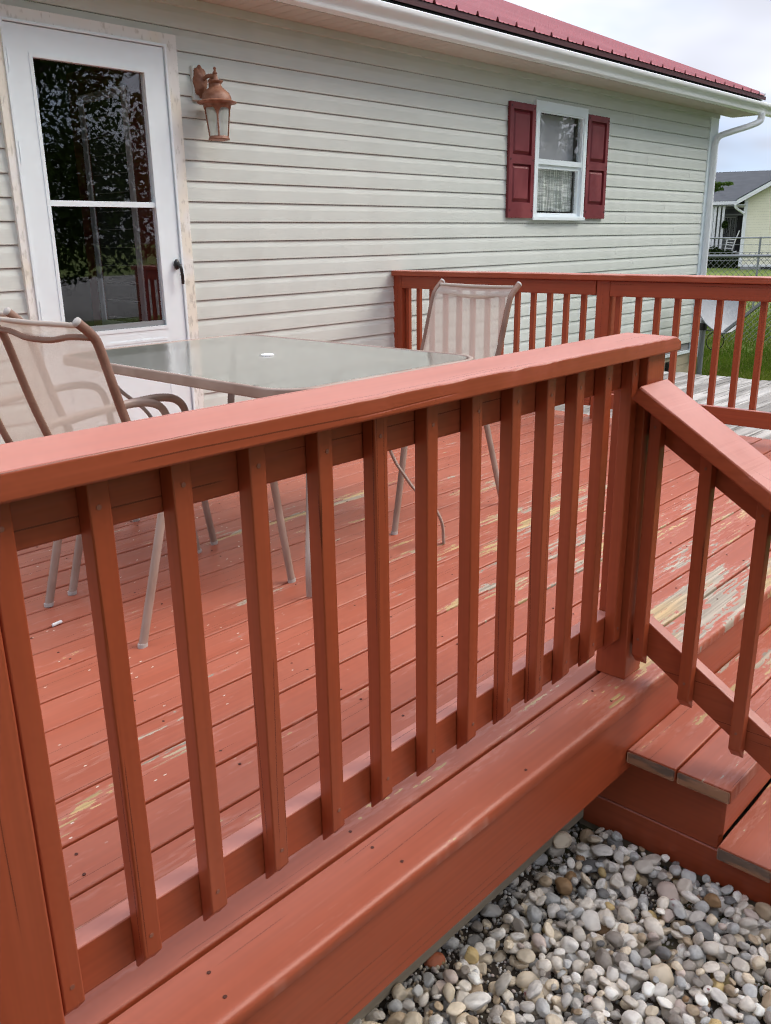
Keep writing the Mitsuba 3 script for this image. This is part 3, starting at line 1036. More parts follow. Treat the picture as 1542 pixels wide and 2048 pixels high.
# far slope
put(house, 'roof_back', extrude_x([(YR, roof_z(YR)), (12.7, 2.61), (12.7, 2.63), (YR, roof_z(YR) + 0.02)], -3.5, 9.155), 'roof_metal', smooth=False)
put(house, 'ridge_cap', extrude_x([(YR - 0.15, roof_z(YR) - 0.02), (YR, roof_z(YR) + 0.045), (YR + 0.15, roof_z(YR) - 0.02), (YR, roof_z(YR) + 0.03)], -3.5, 9.16), 'roof_metal', smooth=False)
put(house, 'rake_trim', sweep([(9.172, 3.20, roof_z(3.20) - 0.03), (9.172, YR, roof_z(YR) - 0.03)], rrect(0.03, 0.10, 0.003)), 'white_paint', label='white trim along the roof end')
put(house, 'rake_soffit', sweep([(8.96, 3.26, roof_z(3.26) - 0.07), (8.96, YR, roof_z(YR) - 0.07)], rrect(0.37, 0.02, 0.003)), 'soffit_vinyl')
# downspout
dp = smoothpath([(9.10, 3.172, 2.452), (9.10, 3.172, 2.405), (9.085, 3.185, 2.36), (9.0, 3.255, 2.315), (8.80, 3.40, 2.245), (8.70, 3.475, 2.20), (8.665, 3.50, 2.12), (8.665, 3.50, 2.0)], 6)
dp = np.vstack([dp, (8.665, 3.50, -0.30)])
put(house, 'downspout', tube(dp, 0.034, 14, flat=0.043, up=(0.3, 1, 0.05)), 'gutter_white', smooth=50)

# storm door
jam = 0.395, 1.295
put(house, 'door_casing', cat([box(1.312, 1.385, YW - 0.034, YW + 0.10, 0.128, 2.243), box(0.335, 0.378, YW - 0.034, YW + 0.10, 0.128, 2.243), box(0.378, 1.312, YW - 0.034, YW + 0.10, 2.188, 2.243)]), 'dirty_casing', smooth=False, label='cream door casing with peeling, dirty paint')
put(house, 'door_casing', cat([box(1.299, 1.3115, YW - 0.042, YW + 0.06, 0.13, 2.187), box(0.3785, 0.391, YW - 0.042, YW + 0.06, 0.13, 2.187), box(0.391, 1.299, YW - 0.042, YW + 0.06, 2.174, 2.187)]), 'white_paint', smooth=False)
sd = numbered(f'{house}__storm_door')
labels[sd] = {'label': 'white storm door with two glass panes'}


def frame_y(x0, x1, z0, z1, gx0, gx1, gz0, gz1, y0, y1, r=0.004):
    """rectangular frame in the xz plane with an opening; bevelled outer and inner edges via boxes"""
    o = m3.CrossSection([[(x0, z0), (x1, z0), (x1, z1), (x0, z1)]])
    i = m3.CrossSection([[(gx0, gz0), (gx1, gz0), (gx1, gz1), (gx0, gz1)]])
    man = (o - i).extrude(y1 - y0)
    me = man.to_mesh()
    V = np.array(me.vert_properties[:, :3])
    me = trimesh.Trimesh(np.stack([V[:, 0], y1 - V[:, 2], V[:, 1]], 1), np.array(me.tri_verts), process=False)
    if me.volume < 0:
        me.invert()
    return me


scene[sd] = mikit.ply(frame_y(jam[0], jam[1], 0.135, 2.170, 0.525, 1.164, 0.668, 2.032, YW - 0.030, YW + 0.012), 'white_paint', smooth=False)
put(sd, 'glazing_bead', frame_y(0.508, 1.181, 0.651, 2.049, 0.527, 1.162, 0.672, 2.030, YW - 0.034, YW - 0.0305), 'white_paint', smooth=False)
put(sd, 'middle_rail', box(0.5255, 1.1635, YW - 0.024, YW + 0.006, 1.331, 1.360), 'white_paint', smooth=False)
put(sd, 'sill_bar', box(0.527, 1.162, YW - 0.020, YW + 0.004, 0.672, 0.700), 'galvanised', smooth=False)
put(sd, 'panel', frame_y(0.52, 1.17, 0.24, 0.60, 0.535, 1.155, 0.255, 0.585, YW - 0.033, YW - 0.0303), 'white_paint', smooth=False)


def pane(x0, x1, z0, z1, y):
    V = [(x0, y, z0), (x1, y, z0), (x1, y, z1), (x0, y, z1)]
    return trimesh.Trimesh(V, [(0, 1, 2), (0, 2, 3)], process=False)


put(sd, 'pane', pane(0.5255, 1.1635, 1.3605, 2.0315, YW - 0.006), 'window_glass', smooth=False)
put(sd, 'pane', pane(0.5255, 1.1635, 0.6685, 1.3305, YW - 0.010), 'window_glass', smooth=False)
hd = cat([trimesh.creation.icosphere(2, 0.021).apply_scale((0.9, 0.7, 1.45)).apply_translation((1.262, YW - 0.043, 1.015)),
          tube(smoothpath([(1.262, YW - 0.045, 1.02), (1.264, YW - 0.075, 1.005), (1.270, YW - 0.078, 0.96), (1.276, YW - 0.070, 0.905)]), 0.0095, 10, up=(1, 0, 0))])
put(sd, 'handle', hd, 'black_plastic', smooth=50)
for z in (0.42, 0.80, 1.58, 2.0):
    put(sd, 'hinge', box(0.3915, 0.3945, YW - 0.045, YW - 0.02, z - 0.055, z + 0.055), 'white_paint', smooth=False)
# the room seen through the glass, with the maroon inner door standing open
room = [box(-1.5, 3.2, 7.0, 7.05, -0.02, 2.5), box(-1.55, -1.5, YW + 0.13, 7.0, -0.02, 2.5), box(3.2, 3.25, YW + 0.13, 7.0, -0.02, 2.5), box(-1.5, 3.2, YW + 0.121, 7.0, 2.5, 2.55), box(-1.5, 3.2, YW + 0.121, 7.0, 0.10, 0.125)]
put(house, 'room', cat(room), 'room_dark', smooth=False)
idr = put(house, 'inner_door', frame_y(0, 0.9, 0.13, 2.16, 0.245, 0.75, 0.62, 2.0, -0.022, 0.022).apply_transform(np.array([[0, -1, 0, 1.292], [1, 0, 0, YW + 0.11], [0, 0, 1, 0], [0, 0, 0, 1.0]])), 'inner_door_paint', smooth=False, label='maroon inner door standing open')
put(idr, 'lite_frame', frame_y(0.225, 0.77, 0.60, 2.02, 0.275, 0.72, 0.65, 1.97, -0.034, -0.0225).apply_transform(np.array([[0, 1, 0, 1.292], [1, 0, 0, YW + 0.11], [0, 0, 1, 0], [0, 0, 0, 1.0]])), 'lite_frame_white', smooth=False)
slats = [box(1.283, 1.289, YW + 0.39, YW + 0.825, z, z + 0.004) for z in np.arange(0.67, 1.96, 0.11)]
put(idr, 'blind_slats', cat(slats), 'block_gray', smooth=False)
put(idr, 'lite_back', box(1.292, 1.298, YW + 0.3555, YW + 0.8595, 0.621, 1.999), 'far_dark', smooth=False)

# window with shutters
wn = numbered(f'{house}__window')
labels[wn] = {'label': 'white double hung window'}
scene[wn] = mikit.ply(frame_y(WIN[0], WIN[1], WIN[2], WIN[3], 5.055, 5.795, 1.312, 2.172, YW - 0.042, YW + 0.03), 'white_paint', smooth=False)
put(wn, 'sill', box(4.985, 5.862, YW - 0.056, YW - 0.0425, 1.279, 1.306), 'white_paint', smooth=False)
put(wn, 'upper_sash', frame_y(5.0555, 5.7945, 1.745, 2.1715, 5.072, 5.778, 1.788, 2.160, YW - 0.034, YW - 0.004), 'white_paint', smooth=False)
put(wn, 'lower_sash', frame_y(5.0555, 5.7945, 1.3125, 1.7445, 5.085, 5.762, 1.342, 1.712, YW - 0.014, YW + 0.016), 'white_paint', smooth=False)
put(wn, 'pane', pane(5.0725, 5.7775, 1.7885, 2.1595, YW - 0.018), 'window_glass', smooth=False)
put(wn, 'pane', pane(5.0855, 5.7615, 1.3425, 1.7115, YW + 0.004), 'window_glass', smooth=False)


def curtain(x0, x1, z0, z1, y, seed):
    xs = np.linspace(x0, x1, 120)
    zs_ = np.linspace(z0, z1, 12)
    X, Z = np.meshgrid(xs, zs_)
    Y = y + 0.014 * np.sin(X * 60 + 1.5 * np.sin(X * 17)) * (0.6 + 0.4 * (z1 - Z) / (z1 - z0))
    V = np.stack([X, Y, Z], -1).reshape(-1, 3)
    i, j = np.meshgrid(np.arange(119), np.arange(11))
    a = (j * 120 + i).ravel()
    return trimesh.Trimesh(V, np.vstack([np.stack([a, a + 1, a + 121], 1), np.stack([a, a + 121, a + 120], 1)]), process=False)


put(wn, 'curtain', curtain(5.06, 5.79, 1.36, 1.745, YW + 0.06, 1), 'lace_curtain', smooth=True, label='pale lace curtain behind the lower pane')
put(wn, 'blind', box(5.056, 5.794, YW + 0.07, YW + 0.074, 1.72, 2.17), 'far_gray', smooth=False)
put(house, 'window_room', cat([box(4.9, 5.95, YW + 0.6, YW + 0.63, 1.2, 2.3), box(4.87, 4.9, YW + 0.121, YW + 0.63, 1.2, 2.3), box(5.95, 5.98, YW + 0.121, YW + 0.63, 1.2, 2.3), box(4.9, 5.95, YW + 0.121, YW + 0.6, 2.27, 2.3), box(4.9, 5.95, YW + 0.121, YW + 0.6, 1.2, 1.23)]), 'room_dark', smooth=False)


def shutter(x0, x1, z0=1.296, z1=2.206):
    y0, y1 = YW - 0.040, YW - 0.0155
    px0, px1 = x0 + 0.048, x1 - 0.048
    lo, hi = (z0 + 0.125, z0 + 0.435), (z0 + 0.505, z1 - 0.052)
    o = m3.CrossSection([[(x0, z0), (x1, z0), (x1, z1), (x0, z1)]])
    for a, b in (lo, hi):
        o = o - m3.CrossSection([[(px0, a), (px1, a), (px1, b), (px0, b)]])
    me = o.extrude(y1 - y0).to_mesh()
    V = np.array(me.vert_properties[:, :3])
    f = trimesh.Trimesh(np.stack([V[:, 0], y1 - V[:, 2], V[:, 1]], 1), np.array(me.tri_verts), process=False)
    if f.volume < 0:
        f.invert()
    k = put(house, 'shutter', f, 'maroon_plastic', smooth=False, label='maroon shutter on the ' + ('left' if x0 < 5.4 else 'right') + ' of the window')
    put(k, 'back', box(x0 + 0.004, x1 - 0.004, y1 + 0.0005, y1 + 0.003, z0 + 0.004, z1 - 0.004), 'maroon_plastic', smooth=False)
    for a, b in (lo, hi):  # raised fields with sloped sides
        X0, X1, A, Bz = px0 + 0.006, px1 - 0.006, a + 0.006, b - 0.006
        e = 0.028
        V = [(X0, y1, A), (X1, y1, A), (X1, y1, Bz), (X0, y1, Bz), (X0 + e, y0 + 0.004, A + e), (X1 - e, y0 + 0.004, A + e), (X1 - e, y0 + 0.004, Bz - e), (X0 + e, y0 + 0.004, Bz - e)]
        F = [(4, 5, 6), (4, 6, 7), (0, 1, 5), (0, 5, 4), (1, 2, 6), (1, 6, 5), (2, 3, 7), (2, 7, 6), (3, 0, 4), (3, 4, 7), (0, 2, 1), (0, 3, 2)]
        put(k, 'raised_panel', trimesh.Trimesh(V, F, process=False), 'maroon_plastic', smooth=False)
    pins = [screw_head((xx, y0 - 0.001, zz), (0, -1, 0), 0.009) for xx in (x0 + 0.02, x1 - 0.02) for zz in (z0 + 0.06, z0 + 0.47, z1 - 0.03)]
    put(k, 'fixing_pins', cat(pins), 'trim_maroon', smooth=False, kind='stuff')


shutter(4.622, 4.995)
shutter(5.872, 6.252)
put(house, 'mounting_block', beam((1.575, YW - 0.020, 1.922), (1.575, YW - 0.020, 2.104), 0.190, 0.022, 0.004, up=(0, 1, 0)), 'vinyl_siding', label='siding coloured block behind the lantern')

# ------------------------------------------------------------------ wall lantern
ln = thing('wall_lantern', 'copper coloured carriage lantern with glass sides on the wall beside the door', 'lamp')
LX, LY = 1.552, 3.40
z0 = 1.707
put(ln, 'roof', lathe([(0.0, 1.897), (0.060, 1.897), (0.084, 1.893), (0.112, 1.899), (0.114, 1.904), (0.100, 1.909), (0.086, 1.914), (0.083, 1.930), (0.074, 1.950), (0.055, 1.969), (0.036, 1.982), (0.031, 1.996), (0.030, 2.003), (0.0, 2.003)], 32, (LX, LY, 0)), 'lamp_copper', smooth=40)
put(ln, 'finial', lathe([(0.0, 2.002), (0.034, 2.002), (0.044, 2.013), (0.043, 2.017), (0.018, 2.021), (0.014, 2.030), (0.013, 2.044), (0.009, 2.048), (0.014, 2.055), (0.009, 2.063), (0.006, 2.070), (0.009, 2.081), (0.006, 2.087), (0.0, 2.088)], 20, (LX, LY, 0)), 'lamp_copper', smooth=40)
put(ln, 'base_ring', lathe([(0.0, 1.704), (0.060, 1.704), (0.062, 1.709), (0.053, 1.724), (0.0, 1.724)], 24, (LX, LY, 0)), 'lamp_copper', smooth=40)
cage = [lathe([(0.070, 1.896), (0.082, 1.896), (0.078, 1.880), (0.068, 1.872), (0.066, 1.880)], 24, (LX, LY, 0))]
NP = 4
for q in range(NP):
    a = 2 * math.pi * (q + 0.585) / NP
    p0 = np.array((LX + 0.052 * math.cos(a), LY + 0.052 * math.sin(a), 1.722))
    p1 = np.array((LX + 0.071 * math.cos(a), LY + 0.071 * math.sin(a), 1.880))
    cage.append(tube([p0, p1], 0.0042, 8, up=(math.cos(a), math.sin(a), 0)))
    # leaf shaped bracket where the bar meets the roof
    td = np.array((-math.sin(a), math.cos(a), 0))
    cage.append(sweep([p0 + (p1 - p0) * t for t in (0.70, 0.78, 0.86, 0.93, 1.0)], rrect(0.024, 0.005, 0.002), up=(math.cos(a), math.sin(a), 0), scale=[0.42, 0.65, 1.0, 1.8, 3.0]))
put(ln, 'cage', cat(cage), 'lamp_copper', smooth=40)
for q in range(NP):
    a, b = 2 * math.pi * (q + 0.585) / NP, 2 * math.pi * (q + 1.585) / NP
    V = [(LX + r * math.cos(t), LY + r * math.sin(t), z) for t in np.linspace(a, b, 9) for r, z in ((0.0495, 1.723), (0.0685, 1.885))]
    F = [f for i in range(8) for f in ((2 * i, 2 * i + 2, 2 * i + 3), (2 * i, 2 * i + 3, 2 * i + 1))]
    put(ln, 'glass_pane', trimesh.Trimesh(V, F, process=False), 'seeded_glass', smooth=True)
put(ln, 'bulb', lathe([(0.0, 1.745), (0.012, 1.75), (0.014, 1.79), (0.010, 1.84), (0.010, 1.895), (0.0, 1.895)], 14, (LX, LY, 0)), 'far_white', smooth=40)
# back plate: a scalloped leaf shape
th = np.linspace(0, 2 * math.pi, 48, endpoint=False)
rr = 1 + 0.07 * np.cos(8 * th) - 0.0 * th
pl = np.stack([0.047 * np.cos(th) * rr, 0.084 * np.sin(th) * rr], 1)
V = []
for (k, y) in ((1.0, YW - 0.0315), (0.98, YW - 0.040), (0.72, YW - 0.056), (0.40, YW - 0.068)):
    V.append(np.stack([LX - 0.022 + pl[:, 0] * k, np.full(48, y), 2.022 + pl[:, 1] * k], 1))
V = np.concatenate(V)
F = []
for q in range(3):
    a = q * 48 + np.arange(48)
    b = q * 48 + (np.arange(48) + 1) % 48
    F += [np.stack([a, b, b + 48], 1), np.stack([a, b + 48, a + 48], 1)]
V = np.vstack([V, (LX - 0.022, YW - 0.070, 2.022)])
a = 3 * 48 + np.arange(48)
F.append(np.stack([a, 3 * 48 + (np.arange(48) + 1) % 48, np.full(48, 192)], 1))
bp = trimesh.Trimesh(V, np.concatenate(F), process=False)
put(ln, 'back_plate', bp, 'lamp_copper', smooth=40)
arm = cat([tube(smoothpath([(LX - 0.02, YW - 0.06, 2.03), (LX - 0.012, YW - 0.095, 2.045), (LX - 0.004, LY + 0.02, 2.044), (LX, LY, 2.036)]), 0.011, 10, up=(1, 0, 0)),
           tube(smoothpath([(LX - 0.02, YW - 0.05, 1.955), (LX - 0.02, YW - 0.085, 1.945), (LX - 0.012, YW - 0.11, 1.975), (LX - 0.004, YW - 0.105, 2.02), (LX, LY + 0.018, 2.040)]), 0.009, 10, up=(1, 0, 0))])
put(ln, 'arm', arm, 'lamp_copper', smooth=50)

# ------------------------------------------------------------------ patio furniture
tb = thing('patio_table', 'rectangular patio table with an obscured glass top and bronze rim', 'table')
TXc, TYc, TW, TL, TZ = 0.338, 1.632, 0.965, 1.410, 0.72


def rr_xy(w, h, r, n=8):
    return rrect(w, h, r, n)


def plate(outline, z0, z1, cx, cy):
    from shapely.geometry import Polygon
    me = trimesh.creation.extrude_polygon(Polygon(outline), z1 - z0, engine='earcut')
    me.apply_translation((cx, cy, z0))
    return me


gl = rr_xy(TW - 0.030, TL - 0.030, 0.105, 8)
n = len(gl)
gx = np.linspace(-TW / 2 + 0.015, TW / 2 - 0.015, 3)
Vg = np.vstack([np.column_stack([gl[:, 0] + TXc, gl[:, 1] + TYc, np.full(n, TZ)]), [(TXc, TYc, TZ)]])
put(tb, 'glass_top', trimesh.Trimesh(Vg, [(i, (i + 1) % n, n) for i in range(n)], process=False), 'table_glass', smooth=False, label='greenish obscured glass top')
ol = rr_xy(TW, TL, 0.115, 8)
path = np.column_stack([ol[:, 0] + TXc, ol[:, 1] + TYc, np.full(len(ol), TZ - 0.016)])


def ring(path, prof, up=(0, 0, 1)):
    path = np.asarray(path, float)
    keep = [i for i in range(len(path)) if np.linalg.norm(path[i] - path[i - 1]) > 1e-6]
    path = path[keep]
    n, m = len(path), len(prof)
    t = np.roll(path, -1, 0) - np.roll(path, 1, 0)
    t /= np.linalg.norm(t, axis=1, keepdims=True)
    s = np.cross(t, np.array(up, float))
    V = (path[:, None, :] + prof[None, :, :1] * s[:, None, :] + prof[None, :, 1:] * np.array(up, float)).reshape(-1, 3)
    F = []
    for i in range(n):
        a = i * m + np.arange(m)
        b = i * m + (np.arange(m) + 1) % m
        o = (((i + 1) % n) - i) * m
        F += [np.stack([a, a + o, b + o], 1), np.stack([a, b + o, b], 1)]
    me = trimesh.Trimesh(V, np.concatenate(F), process=False)
    if me.volume < 0:
        me.invert()
    return me


put(tb, 'rim', ring(path, rrect(0.018, 0.036, 0.006, 3)), 'leg_taupe', smooth=40)
put(tb, 'umbrella_hole_cap', lathe([(0.0, TZ + 0.0005), (0.026, TZ + 0.0005), (0.026, TZ + 0.004), (0.022, TZ + 0.006), (0.0, TZ + 0.006)], 24, (0.362, 1.622, 0)), 'far_white', smooth=40)
for sx in (-1, 1):
    for sy in (-1, 1):
        dvec = np.array((sx * 0.72, sy * 0.69, 0))
        foot = np.array((TXc + sx * 0.352, TYc + sy * 0.625, 0.0))
        prof = [(-0.03, 0.702), (-0.035, 0.66), (-0.085, 0.57), (-0.175, 0.49), (-0.212, 0.42), (-0.19, 0.345), (-0.152, 0.283), (-0.112, 0.225), (-0.046, 0.161), (-0.008, 0.09), (0.0, 0.006)]
        pts = smoothpath([foot + dvec * a + np.array((0, 0, z)) for a, z in prof], 5)
        side = np.cross(dvec, (0, 0, 1))
        put(tb, 'leg', tube(pts, 0.0065, 10, flat=0.016, up=tuple(side)), 'leg_taupe', smooth=50)
put(tb, 'ring_brace', ring(np.array([(TXc + 0.19 * math.cos(a), TYc + 0.42 * math.sin(a), 0.40) for a in np.linspace(0, 2 * math.pi, 32, endpoint=False)]), rrect(0.014, 0.014, 0.006, 3)), 'leg_taupe', smooth=40)


def chair(loc, deg, label):
    t = thing('patio_chair', label, 'chair', 'sling chairs around the patio table')
    M = np.eye(4)
    a = math.radians(deg)
    M[:2, :2] = [[math.cos(a), -math.sin(a)], [math.sin(a), math.cos(a)]]
    M[:2, 3] = loc

    def add(name, me, mat, smooth=50, parent=t, **k):
        return put(parent, name, me.copy().apply_transform(M), mat, smooth=smooth, **k)
    for s in (1, -1):
        y = 0.252 * s
        yi = 0.238 * s
        # back upright and seat rail in one bent tube
        up_ = smoothpath([(0.285, yi, 0.405), (0.235, yi, 0.428), (0.05, yi, 0.415), (-0.13, yi, 0.400), (-0.195, yi, 0.430), (-0.245, yi, 0.565), (-0.290, yi, 0.700), (-0.336, yi, 0.868), (-0.356, yi, 0.912), (-0.396, yi, 0.950)], 6)
        add('side_rail', tube(up_, 0.0135, 12, flat=0.0110, up=(0, 1, 0)), 'chair_bronze')
        d = up_[-1] - up_[-2]
        d /= np.linalg.norm(d)
        add('end_cap', tube([up_[-1] - d * 0.001, up_[-1] + d * 0.006, up_[-1] + d * 0.010], 0.0142, 12, flat=0.0117, up=(0, 1, 0), scale=[1, 0.95, 0.5]), 'foot_cap')
        fl = smoothpath([(0.315, y, 0.004), (0.282, y, 0.20), (0.248, y, 0.42), (0.236, y, 0.52), (0.205, y, 0.585), (0.13, y, 0.612), (0.0, y, 0.612), (-0.15, y, 0.603), (-0.252, y, 0.590)], 6)
        add('front_leg', tube(fl, 0.0145, 12, flat=0.0105, up=(0, 1, 0)), 'leg_taupe')
        add('rear_leg', tube([(-0.316, y, 0.004), (-0.26, y, 0.19), (-0.203, y, 0.382), (-0.188, y * 0.985, 0.43)], 0.0145, 12, flat=0.0105, up=(0, 1, 0)), 'leg_taupe')
        for xx in (0.3155, -0.3165):
            add('foot', tube([(xx, y, 0.0), (xx - 0.001 * np.sign(xx), y, 0.012)], 0.0162, 12, flat=0.0125, up=(0, 1, 0)), 'foot_cap')
    add('seat_bar', tube([(0.262, -0.238, 0.405), (0.262, 0.238, 0.405)], 0.010, 10), 'chair_bronze')
    add('seat_bar', tube([(-0.165, -0.238, 0.395), (-0.165, 0.238, 0.395)], 0.010, 10), 'chair_bronze')
    add('back_bar', tube(smoothpath([(-0.362, -0.236, 0.908), (-0.368, -0.15, 0.906), (-0.372, -0.06, 0.893), (-0.372, 0.06, 0.893), (-0.368, 0.15, 0.906), (-0.362, 0.236, 0.908)]), 0.0085, 10), 'chair_bronze')
    # sling: seat and back in one sheet of mesh cloth
    side = smoothpath([(0.270, 0, 0.424), (0.235, 0, 0.432), (0.05, 0, 0.416), (-0.125, 0, 0.404), (-0.188, 0, 0.436), (-0.238, 0, 0.565), (-0.283, 0, 0.700), (-0.330, 0, 0.868), (-0.347, 0, 0.908), (-0.378, 0, 0.938)], 6)
    ys = np.linspace(-0.226, 0.226, 13)
    V, nx = [], len(ys)
    for i, p in enumerate(side):
        tt = np.gradient(side, axis=0)[i]
        nn = np.array([-tt[2], 0, tt[0]])
        nn /= np.linalg.norm(nn) + 1e-9
        for yv in ys:
            sag = 0.020 * (1 - (yv / 0.226) ** 2) * (1.0 if 3 < i < len(side) - 8 else 0.35)
            V.append(p + np.array((0, yv, 0)) + nn * sag * (1 if nn[2] < 0 or nn[0] < 0 else -1) * (1 if i > 0 else 0))
    V = np.array(V)
    F = []
    for i in range(len(side) - 1):
        for j in range(nx - 1):
            a_ = i * nx + j
            F += [(a_, a_ + 1, a_ + nx + 1), (a_, a_ + nx + 1, a_ + nx)]
    add('sling', trimesh.Trimesh(V, F, process=False), 'sling_mesh', smooth=True)
    e = side[-1]
    add('sling_hem', tube([(e[0], -0.227, e[2] + 0.002), (e[0], 0, e[2] - 0.001), (e[0], 0.227, e[2] + 0.002)], 0.007, 10), 'sling_hem', smooth=50)
    return t


chair((-0.295, 1.390), 4.5, 'beige sling chair nearest the railing, its back towards the camera, left of the table')
chair((-0.232, 1.926), 4.4, 'beige sling chair beside the house door, half hidden behind the nearest left chair')
chair((1.000, 1.440), 172.0, 'beige sling chair at the right of the table, seen from the front')

# small litter
ck = put(None, 'cigarette_end', tube([(-0.700, 1.452, 0.0055), (-0.668, 1.458, 0.0055)], 0.0052, 10), 'far_white', smooth=50)
labels[ck] = {'label': 'small white stub lying on the red deck boards under the chairs', 'category': 'litter'}

# ------------------------------------------------------------------ satellite dish
sdh = thing('satellite_dish', 'gray satellite dish on a pole in the grass beyond the far railing', 'satellite dish')
P0 = np.array((8.23, 3.25, GZ))
put(sdh, 'pole', tube([P0, P0 + (0, 0, 0.62), P0 + (0, 0, 0.70), P0 + (-0.02, -0.03, 0.85)], 0.032, 14, up=(1, 0, 0)), 'galvanised', smooth=50)
put(sdh, 'pole_clamp', tube([P0 + (0, 0, 0.60), P0 + (0, 0, 0.68)], 0.042, 14, up=(1, 0, 0)), 'black_plastic', smooth=50)
fa = math.radians(203)
fz = 0.42
fd = np.array((math.sin(fa) * math.cos(fz), math.cos(fa) * math.cos(fz), math.sin(fz)))
cx = np.cross(fd, (0, 0, 1))
cx /= np.linalg.norm(cx)
cy = np.cross(cx, fd)
RD = 0.325
prof = [(0.0, 0.0), (0.1, 0.006), (0.2, 0.022), (0.27, 0.041), (RD, 0.062), (RD + 0.006, 0.055), (0.27, 0.03), (0.2, 0.012), (0.1, -0.006), (0.0, -0.012)]
dm = lathe(prof, 40)
Md = np.eye(4)
Md[:3, 0], Md[:3, 1], Md[:3, 2] = cx, cy, fd
Md[:3, 3] = (8.08, 3.06, 0.350)
put(sdh, 'reflector', dm.apply_transform(Md), 'dish_gray', smooth=45)
cc = Md[:3, 3]
foot = cc - cy * 0.31 + fd * 0.03
tip = cc - cy * 0.12 + fd * 0.70 - cx * 0.10
put(sdh, 'feed_arm', sweep([foot - fd * 0.05, foot, tip], rrect(0.026, 0.036, 0.005)), 'galvanised')
put(sdh, 'feed_horn', cat([tube([tip, tip + cy * 0.05 - fd * 0.03, tip + cy * 0.10 - fd * 0.12], 0.03, 12, up=tuple(cx)), tube([tip - cx * 0.05 + cy * 0.04, tip + cx * 0.05 + cy * 0.04], 0.022, 10)]), 'far_white', smooth=50)
put(sdh, 'bracket', sweep([P0 + (0, 0, 0.80), cc - fd * 0.03], rrect(0.06, 0.08, 0.01)), 'galvanised')
lp = [np.array((8.44, 3.18, -0.07)) + 0.105 * np.array((0.69 * math.cos(a), -0.72 * math.cos(a), math.sin(a))) for a in np.linspace(0, 2 * math.pi, 40)]
put(sdh, 'cable_loop', tube(np.vstack([smoothpath([P0 + (0.03, 0, 0.60), (8.40, 3.16, 0.05), tuple(lp[10])], 4)[:-1], np.array(lp[10:] + lp[1:10])]), 0.0055, 6, up=(0.7, 0.7, 0.1)), 'cable_black', smooth=50)
vt = cat([box(7.965, 8.055, YW - 0.03, YW + 0.0, -0.44, -0.30)] + [box(7.97, 8.05, YW - 0.04, YW - 0.031, z, z + 0.012) for z in np.arange(-0.43, -0.31, 0.025)])
put(house, 'vent', vt, 'black_plastic', smooth=False)

# ------------------------------------------------------------------ plants
lrng = np.random.default_rng(31)


def leaf_cloud(clumps, n, size, col0, col1, flat=0.6):
    """many leaf quads spread through clumps (centre, radii, weight)"""
    w = np.array([c[2] for c in clumps], float)
    w /= w.sum()
    idx = lrng.choice(len(clumps), n, p=w)
    cen = np.array([c[0] for c in clumps])[idx]
    rad = np.array([c[1] for c in clumps])[idx]
    d = lrng.normal(size=(n, 3))
    d /= np.linalg.norm(d, axis=1, keepdims=True)
    r = lrng.uniform(0.25, 1.0, n) ** 0.5
    p = cen + d * rad * r[:, None]
    nrm = d * 0.6 + lrng.normal(size=(n, 3)) * 0.8 + np.array((0, 0, flat))
    nrm /= np.linalg.norm(nrm, axis=1, keepdims=True)
    a = np.cross(nrm, lrng.normal(size=(n, 3)))
    a /= np.linalg.norm(a, axis=1, keepdims=True)
    b = np.cross(nrm, a)
    s = size * lrng.uniform(0.6, 1.3, n)[:, None]
    V = np.stack([p - a * s, p - b * s * 0.5 + nrm * s * 0.08, p + a * s, p + b * s * 0.5 + nrm * s * 0.08], 1).reshape(-1, 3)
    o = np.arange(n)[:, None] * 4
    F = np.concatenate([o + np.array([0, 1, 2]), o + np.array([0, 2, 3])])
    t = lrng.uniform(0, 1, (n, 1))
    col = np.asarray(col0) * (1 - t) + np.asarray(col1) * t
    return trimesh.Trimesh(V, F, process=False), np.repeat(col, 4, 0)


def tree(name, label, x, y, height, spread, trunk_r, n, low, group=None, size=0.07, seed=0):
    t = thing(name, label, 'tree', group)
    r = np.random.default_rng(400 + seed)
    base = np.array((x, y, GZ))
    limbs = [tube([base - (0, 0, 0.1), base + (0, 0, height * 0.3), base + (0.1, 0.1, height * 0.62)], trunk_r, 12, up=(1, 0, 0), scale=[1.25, 0.85, 0.45])]
    clumps = []
    for k in range(26):
        a = r.uniform(0, 2 * math.pi)
        zz = low + (height - low) * r.uniform(0.02, 1.0)
        f = math.sin(math.pi * np.clip((zz - low) / (height - low) * 0.8 + 0.17, 0, 1))
        rad = spread * f * r.uniform(0.35, 1.0)
        c = base + np.array((rad * math.cos(a), rad * math.sin(a), zz))
        q = r.uniform(0.6, 1.2)
        clumps.append((c, (q * spread * 0.34, q * spread * 0.34, q * spread * 0.24), q ** 2))
        s = base + (0, 0, max(1.0, zz * r.uniform(0.45, 0.7)))
        limbs.append(tube(smoothpath([s, s * 0.5 + c * 0.5 + (0, 0, 0.2), c], 4), trunk_r * 0.28, 7, up=(0.3, 0.2, 1), scale=np.linspace(1, 0.25, 9)))
    clumps.append((base + (0, 0, low + 1.2), (spread * 0.75, spread * 0.75, 1.5), 7.0))
    clumps.append((base + (0, 0, (low + height) * 0.55), (spread * 0.8, spread * 0.8, (height - low) * 0.36), 6.0))
    put(t, 'trunk', cat(limbs), 'bark', smooth=50)
    m, c = leaf_cloud(clumps, n, size, (0.020, 0.040, 0.010), (0.07, 0.11, 0.022))
    put(t, 'crown', m, 'leaf', smooth=False, color=c)
    return t


